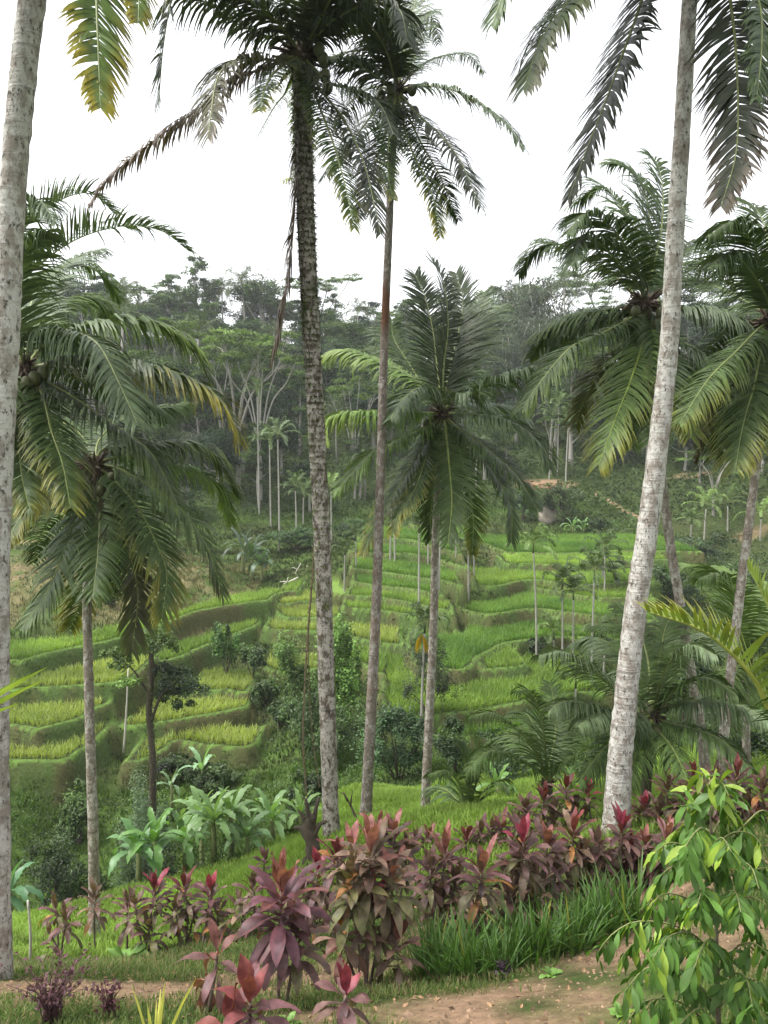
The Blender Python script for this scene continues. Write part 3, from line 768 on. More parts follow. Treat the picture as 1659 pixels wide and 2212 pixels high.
palm('slender coconut palm with a reddish lower trunk, second of the three central tall palms', (858, 195), 17.5,
     [(790, 1768), (801, 1550), (813, 1300), (821, 1050), (830, 750), (840, 500), (848, 330), (856, 215)], (26, 14), M_BARK_RED,
     [([(900,150),(945,124),(1010,118),(1046,158)], dict(col=GRY, L=.62)),
      ([(920,186),(980,195),(1055,235),(1100,275),(1130,320)], dict(col=GRY, L=.72, s=-1)),
      ([(900,245),(950,290),(995,350),(1037,447)], dict(col=DRK*1.2, L=.95, s=-1, tip=BRN, tipw=.15)),
      ([(880,300),(925,400),(944,460),(950,512)], dict(tip=YEL, tipw=.6, L=.6, s=-1)),
      ([(905,300),(950,380),(990,475)], dict(col=DRK*1.3, L=.8)),
      ([(820,228),(765,300),(705,378)], dict(L=.85, col=GRN)), ([(800,190),(750,228),(712,280)], dict(L=.85, col=DRK*1.4)),
      ([(800,155),(755,128),(710,128)], dict(L=.75, col=DRK*1.4)),
      ([(888,95),(918,30),(940,50),(947,95)], dict(L=.75, col=GRN)),
      ([(850,90),(832,0),(800,-60)], dict(L=.85, col=DRK*1.3)), ([(880,80),(900,0),(935,-50)], dict(L=.85, col=GRN)), ([(835,110),(790,40),(745,0)], dict(L=.85, col=DRK*1.3)),
      ([(832,290),(800,385),(772,470)], dict(L=.75, col=DRK*1.3, s=-1)), ([(842,280),(838,370),(848,430)], dict(L=.5, tip=YEL, tipw=.4)),
      ([(870,130),(872,40),(850,-40)], dict(L=.85, col=DRK*1.3))],
     L3=4.3, leaf=.85, nuts=7, fib=.3)
palm('coconut palm with full feathery crown in the centre, rightmost of the three central tall palms', (957, 893), 19,
     [(917, 1790), (925, 1600), (932, 1450), (938, 1300), (941, 1150), (952, 960)], (22, 15), M_BARK_GREY,
     [([(945,800),(936,720),(918,640),(896,592)], dict(s=1, roll=.2, L=1.05, col=DRK*1.3, droop=.5)), ([(958,800),(968,700),(958,610),(934,560)], dict(s=1, roll=-.2, L=1.0, col=DRK*1.3, droop=.5)),
      ([(970,800),(990,720),(1000,650),(985,590)], dict(s=1, L=.95, droop=.5, col=DRK*1.5)), ([(975,815),(1008,745),(1035,680),(1045,632)], dict(s=1, L=.95, droop=.6)),
      ([(980,830),(1022,750),(1055,695),(1080,662)], dict(col=GRY*1.2)),
      ([(985,858),(1020,850),(1080,815),(1150,798),(1185,805)], dict(ribcol=(.2,.25,.08), col=GRY*1.2)),
      ([(990,878),(1040,876),(1090,882),(1133,915)], dict(col=GRY*1.2)),
      ([(1000,893),(1080,903),(1140,933),(1178,975),(1187,1010)], dict(s=-1, col=GRY*1.25, L=1.0, ribcol=(.3,.34,.14))),
      ([(990,925),(1035,955),(1080,993),(1122,1035),(1160,1098)], dict(s=-1, L=.85, droop=.6, col=GRN*1.0)),
      ([(980,925),(1045,993),(1085,1053),(1105,1106),(1104,1172)], dict(s=-1, L=.78, droop=.5, col=GRN)),
      ([(963,930),(970,1003),(976,1085),(968,1172)], dict(s=-1, L=.78, droop=.5, col=GRN*1.2, ribcol=(.34,.38,.12))),
      ([(948,950),(938,1040),(930,1110),(930,1165)], dict(s=1, f=.2, L=.7, droop=.5)), ([(985,950),(1010,1040),(1022,1120),(1020,1195)], dict(s=1, L=.7, droop=.5, tip=YEL, tipw=.3)),
      ([(930,935),(880,1020),(840,1085),(805,1150),(785,1192)], dict(tip=YEL, tipw=.4, s=-1, L=.8, droop=.6)),
      ([(935,915),(860,950),(795,985),(752,1030),(722,1065)], dict(col=GRNL, s=-1, L=.95)),
      ([(925,893),(830,890),(760,890),(712,905),(697,950)], dict(col=GRNL*1.3, tip=YGR, tipw=.6)),
      ([(935,850),(880,808),(820,778),(750,758),(697,772)], dict(col=GRNL*1.3, tip=YGR, tipw=.6)),
      ([(940,852),(905,838),(866,868),(843,905)], dict(col=GRY, s=-1)), ([(930,860),(880,780),(850,730),(846,690)], dict(s=1)),
      ([(930,960),(895,1060),(860,1110),(850,1150)], dict(tip=YEL, tipw=.4, L=.7, droop=.5))],
     L3=3.9, leaf=.92, col=GRN, wid=.023, nuts=4, fib=.34)
palm('broad drooping nut-laden coconut palm, its trunk hidden behind the left edge trunk', (52, 800), 13.2,
     [(8, 2000), (2, 1700), (-2, 1400), (5, 1100), (25, 950), (48, 830)], (22, 16), M_BARK_GREY,
     [([(70,735),(110,715),(160,718),(212,745),(258,830),(296,915)], dict(s=-1, col=GRY)),
      ([(100,740),(190,700),(280,690),(350,705),(418,753),(455,832)], dict(tip=YGR, tipw=.4, s=1, f=.2)),
      ([(150,775),(240,778),(350,795),(450,840),(500,903),(514,948)], dict(tip=YEL, tipw=.5, s=-1, f=-.12, col=DRK*1.5)),
      ([(100,825),(150,853),(250,920),(325,978),(382,1085)], dict(tip=YGR*.6, tipw=.3, s=-1, f=-.25, col=DRK*1.5, L=.9)),
      ([(90,850),(110,928),(135,1003),(152,1095)], dict(s=-1, tip=YEL, tipw=.3, L=.8)), ([(50,870),(42,940),(46,1020),(62,1095)], dict(s=-1, tip=YEL, tipw=.3)),
      ([(65,700),(110,660),(165,642),(212,653),(247,695)], dict(s=1, col=GRNL)),
      ([(60,700),(75,640),(120,590),(170,553),(215,540)], dict(s=1, col=GRY)),
      ([(20,740),(-20,700),(-60,760),(-90,850)], {}), ([(40,720),(30,640),(60,540),(100,500)], dict(col=GRY)),
      ([(110,790),(180,825),(260,840),(330,880),(400,870)], dict(s=1, col=GRN)), ([(10,830),(-30,900),(-50,1000)], {}),
      ([(70,740),(140,740),(200,770),(250,830),(280,870)], dict(s=1))],
     L3=3.9, leaf=.85, nuts=12, fib=.34)
palm('backlit coconut palm behind the left edge trunk, thin pale fronds arching against the sky', (-25, 660), 20,
     [(-60, 1500), (-50, 1200), (-35, 900), (-27, 680)], (20, 14), M_BARK_GREY,
     [([(40,610),(100,560),(150,525),(210,500),(280,488),(350,500),(407,542)], dict(col=GRY, s=1, f=.1, lift=.7, droop=.55)),
      ([(20,560),(60,485),(140,428),(200,420),(247,462)], dict(col=GRY, s=1, lift=.7, droop=.55)),
      ([(30,620),(90,590),(170,570),(230,600),(260,650)], dict(col=GRNL)), ([(0,560),(40,470),(80,430),(120,480)], dict(col=GRY)),
      ([(20,670),(90,670),(150,710),(180,760)], {}), ([(-30,560),(-20,450),(20,400)], {}), ([(-80,620),(-160,620),(-220,700)], {}), ([(10,690),(60,730),(90,800)], {})],
     L3=4.9, leaf=1.0, foot=True)
palm('shorter coconut palm at lower left, grey ringed trunk in front of the left rice terraces', (205, 1008), 15.5,
     [(205, 2048), (203, 1900), (200, 1750), (195, 1600), (190, 1400), (188, 1280), (193, 1120), (203, 1020)], (26, 17), M_BARK_GREY,
     [([(180,1060),(158,1131),(133,1206),(98,1285),(48,1355)], dict(s=-1, tip=GRNL, tipw=.3)),
      ([(203,1060),(205,1120),(195,1210),(176,1290),(152,1358)], dict(s=1, tip=YEL, tipw=.6)),
      ([(207,1045),(215,1110),(211,1200),(200,1290)], dict(s=-1, ribcol=(.36,.38,.2), col=GRN*1.3)),
      ([(228,1050),(255,1120),(283,1206),(297,1290),(285,1405)], dict(s=-1, col=(GRN+BRN)/2, tip=YGR*.6, tipw=.4)),
      ([(240,1030),(300,1100),(340,1180),(360,1240),(350,1335)], dict(tip=YEL, tipw=.35, s=-1)),
      ([(250,1010),(330,1055),(400,1110),(450,1190),(481,1285)], dict(tip=BRN, tipw=.25, s=-1, f=-.15, col=GRN*1.2)),
      ([(240,990),(300,988),(360,1005),(425,1020),(478,1060),(500,1130)], dict(tip=YGR, tipw=.4, col=GRNL)),
      ([(225,970),(310,960),(390,955),(455,980),(518,1070)], dict(s=1, col=DRK*1.6, tip=YGR, tipw=.3)),
      ([(180,995),(120,1000),(65,1030),(28,1075)], dict(tip=YGR, tipw=.5)), ([(170,1020),(110,1060),(50,1110),(18,1165)], dict(tip=YEL, tipw=.3, s=-1)),
      ([(180,1030),(130,1090),(90,1150),(72,1215)], dict(s=1)),
      ([(215,950),(265,905),(335,880),(405,872)], dict(s=1, col=GRN)), ([(190,960),(150,920),(95,905),(45,920)], {}), ([(200,1060),(230,1140),(245,1230),(240,1290)], dict(s=1))],
     L3=3.9, leaf=.85, nuts=5, fib=.36)
palm('coconut palm right of centre whose curved trunk passes behind the big pale one', (1393, 655), 16.5,
     [(1522, 1640), (1492, 1450), (1470, 1310), (1450, 1190), (1434, 1070), (1418, 920), (1400, 760), (1393, 670)], (24, 17), M_BARK_GREY,
     [([(1375,640),(1330,600),(1270,562),(1200,527),(1150,545),(1120,592)], dict(s=1)),
      ([(1390,600),(1378,510),(1338,440),(1295,402),(1240,440)], dict(s=1, col=GRN*1.2)),
      ([(1398,600),(1405,500),(1390,405),(1355,362),(1318,352)], dict(s=1, col=GRN*1.2)), ([(1405,600),(1428,500),(1432,410),(1420,355),(1403,336)], dict(s=1)),
      ([(1385,600),(1350,530),(1308,480),(1262,462),(1225,505)], dict(s=-1)), ([(1380,620),(1330,560),(1290,522),(1252,518),(1233,572)], dict(s=-1, col=GRY)),
      ([(1375,660),(1330,666),(1255,682),(1182,720),(1145,772)], dict(tip=YGR, tipw=.18)),
      ([(1375,680),(1305,718),(1230,753),(1160,835),(1130,882)], dict(s=-1, tip=YGR, tipw=.18)),
      ([(1378,705),(1352,748),(1303,790),(1258,873),(1243,922)], dict(col=(GRN+BRN)/2, tip=YEL, tipw=.25)),
      ([(1395,690),(1388,743),(1360,828),(1330,903),(1293,1005)], dict(s=-1, col=GRNL*1.1, tip=YEL*.8, tipw=.4, ribcol=(.3,.36,.08))),
      ([(1385,710),(1380,800),(1366,880),(1362,965)], dict(tip=YGR, tipw=.4)),
      ([(1415,655),(1475,666),(1555,673),(1628,715),(1665,800)], dict(s=-1, col=GRY)),
      ([(1410,680),(1465,730),(1530,773),(1580,835),(1610,905)], dict(s=-1, col=DRK*1.5)),
      ([(1410,705),(1450,790),(1480,870),(1492,945)], dict(tip=YEL, tipw=.18)), ([(1410,640),(1480,590),(1535,560),(1590,600)], dict(s=1)),
      ([(1370,670),(1300,690),(1230,720),(1190,780)], dict(s=1)), ([(1420,620),(1470,540),(1520,520),(1560,560)], dict(s=1)), ([(1395,700),(1420,790),(1425,880),(1400,960)], dict(s=-1))],
     L3=3.9, leaf=.88, nuts=6, fib=.34)
palm('coconut palm at the right edge of the view, crown cut off by the right edge', (1668, 695), 15,
     [(1557, 1690), (1563, 1600), (1575, 1480), (1605, 1230), (1635, 1000), (1655, 820), (1666, 710)], (23, 16), M_BARK_GREY,
     [([(1650,600),(1625,520),(1585,480),(1530,510)], dict(s=-1)), ([(1665,590),(1655,500),(1632,450),(1598,430)], dict(s=1)),
      ([(1640,670),(1590,640),(1535,615),(1478,600)], dict(s=1)), ([(1640,710),(1590,760),(1530,820),(1468,915)], dict(s=-1, tip=YEL, tipw=.18)),
      ([(1650,730),(1630,830),(1605,920),(1588,1015)], dict(s=-1, tip=YEL, tipw=.25)), ([(1665,740),(1680,850),(1668,960)], dict(s=-1)),
      ([(1645,690),(1590,700),(1530,750),(1490,830)], dict(s=1)), ([(1645,740),(1590,820),(1560,900),(1545,990)], dict(s=1, col=DRK*1.5)),
      ([(1700,620),(1750,540),(1800,520)], {}), ([(1710,700),(1780,720),(1830,800)], {}), ([(1700,760),(1740,850),(1750,940)], {}), ([(1655,640),(1610,570),(1570,550),(1530,580)], dict(s=-1, col=GRY)),
      ([(1640,760),(1560,850),(1520,920),(1500,1000)], dict(dead, s=1, L=.5))],
     L3=3.9, leaf=.88, nuts=3, fib=.34)
palm('low dark-trunked coconut palm between the hedge and the big leaning trunk, wide arching fronds', (1408, 1545), 14,
     [(1392, 1790), (1396, 1700), (1404, 1600), (1408, 1560)], (20, 22), M_BARK_DARK,
     [([(1370,1515),(1330,1487),(1290,1457),(1255,1428),(1215,1408),(1165,1416)], dict(s=-1, col=GRY*1.4)),
      ([(1380,1490),(1342,1417),(1312,1389),(1280,1377),(1240,1390)], dict(s=1, col=GRY*1.4)), ([(1390,1460),(1360,1375),(1322,1350),(1280,1353)], dict(s=1)),
      ([(1365,1540),(1305,1530),(1265,1519),(1217,1516),(1187,1535)], dict(s=-1, col=GRY*1.4)), ([(1370,1555),(1320,1540),(1280,1548),(1248,1570)], dict(s=-1, f=-.5, col=GRY*1.4)),
      ([(1450,1525),(1510,1515),(1600,1525),(1665,1560)], dict(col=GRY*1.4)), ([(1440,1560),(1500,1575),(1560,1600),(1620,1660)], dict(s=-1)),
      ([(1420,1500),(1440,1440),(1490,1395),(1545,1415)], dict(col=GRY*1.4)), ([(1405,1490),(1398,1420),(1375,1350),(1335,1305)], dict(s=1)),
      ([(1390,1570),(1335,1590),(1285,1640),(1250,1690)], dict(s=-1)), ([(1420,1575),(1455,1620),(1485,1685)], dict(s=-1)), ([(1412,1500),(1425,1420),(1440,1350),(1470,1310)], dict(s=1)),
      ([(1425,1530),(1470,1480),(1530,1465),(1590,1500)], dict(s=-1)), ([(1400,1580),(1370,1640),(1350,1700)], dict(s=-1))],
     L3=3.2, leaf=.66, col=GRN*1.35, fib=.26, nuts=2)
palm('young trunkless coconut palm with upright fronds, right of the central palms behind the hedge', (1183, 1690), 16, [(1183, 1735), (1183, 1700)], (20, 20), M_BARK_DARK,
     [([(1178,1620),(1172,1560),(1158,1515),(1140,1490),(1115,1494)], dict(s=-1, L=.6)), ([(1165,1640),(1135,1592),(1100,1562),(1065,1540),(1018,1547)], dict(s=-1, L=.75)),
      ([(1190,1640),(1200,1580),(1197,1520),(1188,1475)], dict(s=1, L=.65)), ([(1195,1640),(1213,1590),(1245,1555)], dict(s=1)), ([(1205,1660),(1240,1635),(1290,1620),(1322,1645)], dict(s=-1)),
      ([(1170,1670),(1120,1640),(1060,1622),(1010,1665)], dict(s=-1)), ([(1165,1650),(1130,1600),(1090,1590),(1050,1610)], dict(s=1)), ([(1200,1640),(1230,1580),(1275,1570),(1300,1600)], dict(s=1)), ([(1180,1640),(1150,1560),(1130,1540),(1100,1545)], dict(s=1))],
     L3=2.6, leaf=.66, col=GRN*1.5, fib=.16, n=56, group='young coconut palms behind the hedge')
palm('small young coconut palm with stiff dark upright fronds beside the central palm feet', (1008, 1778), 17, [(1008, 1812), (1008, 1790)], (16, 16), M_BARK_DARK,
     [([(1003,1740),(990,1690),(965,1665),(930,1672)], dict(s=-1)), ([(1016,1740),(1030,1690),(1048,1645),(1062,1600)], dict(s=-1, f=-.1)), ([(1006,1730),(1008,1680),(1003,1635),(988,1605)], dict(s=1, f=.1)),
      ([(1000,1750),(975,1715),(945,1700),(925,1715)], dict(s=1)), ([(1020,1750),(1045,1710),(1075,1690),(1095,1700)], dict(s=-1)), ([(1012,1730),(1020,1670),(1035,1630),(1030,1590)], dict(s=1, f=.1))],
     L3=1.9, leaf=.6, col=GRN*1.2, fib=.14, n=50, group='young coconut palms behind the hedge')
palm('wind-blown pale green coconut palm, fronds swept left, between the two thin right-hand trunks', (1610, 1425), 20, [(1612, 1650), (1611, 1540), (1610, 1440)], (18, 16), M_BARK_GREY,
     [([(1595,1380),(1583,1320),(1562,1270),(1525,1228),(1470,1216)], dict(s=1, col=GRNL, L=1.0)), ([(1600,1360),(1590,1290),(1560,1240),(1510,1250)], dict(s=-1, col=GRNL)),
      ([(1625,1370),(1640,1310),(1659,1260)], dict(col=GRNL)), ([(1590,1420),(1545,1380),(1495,1372),(1450,1402)], dict(s=1, col=GRY)), ([(1590,1445),(1550,1480),(1500,1510)], dict(s=-1)),
      ([(1630,1400),(1665,1380),(1710,1400)], dict(col=GRY)), ([(1630,1440),(1660,1480),(1680,1540)], {}), ([(1600,1460),(1580,1520),(1570,1590)], dict(s=-1)), ([(1615,1370),(1610,1300),(1590,1250),(1560,1225)], dict(s=1, col=GRNL))],
     L3=3.8, leaf=.9, col=GRNL, fib=.25)
palm('near palm outside the right edge, yellowish frond tip reaching into the view', (1800, 1720), 5.2, [(1820, 2500), (1810, 2100), (1800, 1740)], (50, 40), M_BARK_GREY,
     [([(1720,1600),(1665,1538),(1629,1466),(1569,1401),(1504,1356),(1402,1322)], dict(s=-1, f=-.1, col=YGR*.8, tip=YEL, tipw=.4, L=.42, lift=.8, droop=.25, wid=.02, ribcol=(.35,.36,.08))),
      ([(1760,1560),(1700,1400),(1650,1290),(1615,1225)], dict(s=1, f=.2, col=YGR, L=.3, lift=.8, droop=.3, wid=.02)),
      ([(1900,1600),(2000,1560),(2100,1620)], {}), ([(1780,1560),(1790,1400),(1850,1280)], {})],
     L3=2.0, leaf=.45, fib=.12, n=44)

# ------------------------------------------------------------------ areca palms on the terraces
def areca_geo(h, trunk_r=0.075, nf=9, fl=1.5, col=GRN, r=rng, droop=1.2):
    """returns trunk and leaf geometry for a slim areca palm of height h standing at the origin"""
    gt = Geo(); n = max(8, int(h / 0.35)); t = np.linspace(0, 1, n)
    lean = r.normal(0, 0.02 * h, 2)
    P = np.stack([lean[0] * t ** 2, lean[1] * t ** 2, -0.3 + (h + 0.3) * t], 1)
    tube(gt, P, trunk_r * (1.1 - 0.35 * t) * (1 + 0.05 * (np.arange(n) % 2)), (.4, .4, .36), k=8)
    gs = Geo(); tube(gs, [P[-1] - [0, 0, .1], P[-1] + [0, 0, .5]], [trunk_r * 1.05, trunk_r * .6], (0.07, 0.10, 0.03), k=8)
    leaves = []
    for i in range(nf):
        a = i * 2.4 + r.uniform(-.3, .3); e = 1.25 - 1.35 * i / nf
        d = np.array([math.cos(a) * math.cos(e), math.sin(a) * math.cos(e), math.sin(e)])
        c = P[-1] + [0, 0, .45]
        p1 = c + d * fl * 0.5; p2 = c + d * fl * 0.85 + [0, 0, -0.12 * fl]; p3 = c + d * fl * 1.05 + [0, 0, -0.42 * fl]
        g = Geo(); frond_geo(g, np.array([c, p1, p2, p3]), L=0.55, n=20, col=col * r.uniform(.75, 1.3), wid=.045, rr=.02, droop=droop, bare=.15, lift=.3, r=r, segs=3)
        leaves.append(g)
    return gt, gs, leaves
def areca(label, u, v0, v1, z, nf=9, fl=1.45, col=GRN, tr=.058, group='slim white-stemmed areca palms on the terraces', yellow=False):
    if z > 0: P = at(u, v0, z)
    else: P = onz(u, v0, z)
    P[2] = min(P[2], float(gz(P[0], P[1])) + .05) if z < 0 else float(gz(P[0], P[1]))
    s = F0 / P[1]; h = (v0 - v1) / s * 1.0 - .5
    r = np.random.default_rng(int(u * 7 + v0))
    gt, gs, lv = areca_geo(h, tr, nf, fl * 1.3, col, r)
    root = thing('areca_palm', P, label, 'palm tree', group)
    gt.build('trunk', M_BARK_WHITE, root); gs.build('crownshaft', M_STEM, root)
    for g in lv: g.build('frond', M_FROND, root, smooth=False)
    if yellow:
        g = Geo()
        for k in range(26):
            a = r.uniform(0, 6.28); d = np.array([math.cos(a), math.sin(a), 0]); p = np.array([0, 0, h - .1])
            g.add([p, p + d * .25 + [0, 0, -.3], p + d * .35 + [0, 0, -.9]], None, [[0, 1, 2]], (.45, .30, .02))
        g.build('dead_frond', M_GRASS, root, smooth=False)
    return root
areca('tall areca palm with bright drooping crown, standing alone in the right-centre rice terraces', 1159, 1404, 1140, -12.75, 11, 1.35, GRNL)
areca('areca palm right of the tallest one, crown before the upper light green terrace', 1306, 1270, 1165, -10.8, 9, 1.4, GRN)
areca('areca palm in the middle terraces, crown just right of two others', 1277, 1480, 1222, -13.5, 9, 1.4, GRN)
areca('areca palm with brown crownshaft in the middle of the terrace cluster', 1238, 1400, 1245, -12.75, 9, 1.2, GRN * 1.2)
areca('areca palm leftmost of the terrace cluster, half hidden behind its neighbour', 1215, 1405, 1220, -12.75, 8, 1.1, GRN)
areca('small bushy young areca palm below the terrace cluster', 1197, 1390, 1335, -12.75, 9, 1.15, GRNL)
areca('dark low areca palm beside the big leaning trunk on the second terrace', 1329, 1262, 1232, -10.8, 8, 1.2, DRK * 1.4)
areca('areca palm right of the terrace cluster with arching dark fronds', 1305, 1400, 1290, -12.0, 9, 1.4, GRN)
areca('lowest areca palm of the terraces, thin trunk rising from behind the young coconut palm', 1244, 1510, 1395, -13.5, 7, .9, GRN)
areca('areca palm with a yellow-orange dead skirt left of the central palm trunk', 910, 1560, 1290, -13.5, 8, .95, GRN, yellow=True)
TH = 'bare-looking pale areca trunks on the upper left terraces'
for (u, v0, v1, z, lb) in [(905,1293,1120,-11,'pale slim areca trunk between the two slender central palms, longest of its row'), (843,1216,1080,-10.4,'curved pale areca trunk just right of the reddish trunk'), (853,1218,1085,-10.4,'straight pale areca trunk close beside a curved one, right of the reddish trunk'),
       (770,1267,1150,-12,'pale areca trunk left of the reddish trunk with orange dead tuft'), (785,1247,1160,-12,'shorter thin areca trunk close left of the reddish trunk'), (985,1228,1120,-10.4,'leaning pale areca trunk under the central crown, right of its trunk'),
       (1012,1268,1130,-10.5,'pale areca trunk under the yellow tip of the central crown'), (1024,1255,1180,-10.5,'short pale areca trunk rightmost under the central crown'), (925,1210,1070,-10,'thin areca trunk just left of the central palm trunk'), (744,1296,1180,-12.8,'white leaning areca trunk by the lawn, right of the mossy palm'),
       (948,1290,1120,-11.3,'pale areca trunk hugging the right side of the central palm trunk')]:
    areca(lb, u, v0, v1, z, 6, .9, GRN, .07, TH)
TF = 'slim forest palms at the foot of the wooded slope'
for (u, v0, v1, Y, lb, c) in [(604,1190,935,84,'tallest slim palm at the forest foot, left of the mossy trunk',GRY), (640,1115,1005,92,'slim palm with spreading crown just left of the mossy trunk',GRN), (716,1130,1010,90,'slim palm right of the mossy trunk at the forest foot',GRNL),
       (585,1150,960,95,'thin pale palm stem left of the tallest forest palm',GRN), (655,1120,1050,96,'low slim palm against the mossy trunk at the forest foot',GRN), (700,1110,1040,98,'thin forest palm half hidden by the mossy trunk',GRN), (560,1105,840,99,'very tall thin pale trunk rising through the umbrella tree crowns',GRN),
       (1222,1040,890,104,'pale slender trunk behind the wooden benches',GRN), (1186,1040,900,108,'pale slender trunk left of the bench clearing',GRN), (1204,1035,880,110,'third pale slender trunk behind the bench clearing',GRN), (1520,1195,1110,84,'slim palm with pale trunk on the right bank',GRNL), (1570,1190,1120,86,'small palm at the right bank beside the thin right trunk',GRN),
       (1380,1270,1210,70,'little palm behind the big leaning trunk on the upper terrace',GRN), (1300,1320,1270,62,'little palm above the arching dark palm on the right terraces',GRN), (1490,1230,1150,80,'slim palm on the right bank behind the leaning pair',GRN), (1640,1210,1150,82,'slim palm at the right margin on the bank',GRNL)]:
    areca(lb, u, v0, v1, Y, 11, 2.0 if Y > 80 else 1.1, c * 1.5, .09, TF)
# ------------------------------------------------------------------ leafy things
def leaves(g, c, size, col, up=0.35, asp=0.5, r=rng, cvar=0.25, out=None, droop=0.0):
    """one bent four-cornered leaf at every point of c"""
    n = len(c); size = np.broadcast_to(size, (n,)) * r.uniform(0.7, 1.3, n)
    nn = r.normal(0, 1, (n, 3)); nn[:, 2] = np.abs(nn[:, 2]) + up
    if out is not None: nn = nn + out * 1.2
    nn = nrm(nn); a = nrm(np.cross(nn, nrm(r.normal(0, 1, (n, 3))))); a[:, 2] -= droop; a = nrm(a); b = nrm(np.cross(nn, a))
    L = a * size[:, None]; Wd = b * (size * asp)[:, None]
    V = np.stack([c - L * .5, c + Wd * .5 + nn * (size * .08)[:, None], c + L * .5 - nn * (size * .1)[:, None], c - Wd * .5 + nn * (size * .08)[:, None]], 1)
    C = np.broadcast_to(np.asarray(col, float), (n, 3)) * r.uniform(1 - cvar, 1 + cvar, (n, 1))
    g.add(V.reshape(-1, 3), np.arange(n * 4).reshape(-1, 4), None, np.repeat(C, 4, 0))
def blobs(g, B, n, size, col, r=rng, flat=1.0, asp=0.5, cvar=.25, hue=.25, up=.35, droop=0.0, gap=0.55):
    """leaf clumps: each blob (x,y,z,rx,rz) carries sub-clumps on its shell, so gaps and an uneven edge remain"""
    B = np.asarray(B, float); wgt = B[:, 3] ** 2; wgt = wgt / wgt.sum()
    for b, w in zip(B, wgt):
        k = max(3, int(n * w)); ns = max(5, int(k / 45))
        d = nrm(r.normal(0, 1, (ns, 3))); d[:, 2] = np.where(d[:, 2] < -.35, -d[:, 2] * .6, d[:, 2])
        sub = d * r.uniform(gap, 1.0, (ns, 1)); sr = r.uniform(0.16, 0.34, ns)
        j = r.integers(0, ns, k)
        q = sub[j] + r.normal(0, 1, (k, 3)) * sr[j][:, None] * .8
        p = b[:3] + q * np.array([b[3], b[3], b[4]])
        cb = np.asarray(col, float) * (1 + hue * r.normal()); cb = np.clip(cb, .008, 1)
        cs = cb * (1 + hue * .8 * r.normal(size=(ns, 1)))
        leaves(g, p, size, np.clip(cs[j], .006, 1), up, asp, r, cvar, nrm(q), droop)
def limb(g, P, r0, r1, k=6, col=(.3, .28, .25)):
    C = catmull(P, max(4, len(P) * 3)); tube(g, C, np.linspace(r0, r1, len(C)), col, k=k, wob=.08)

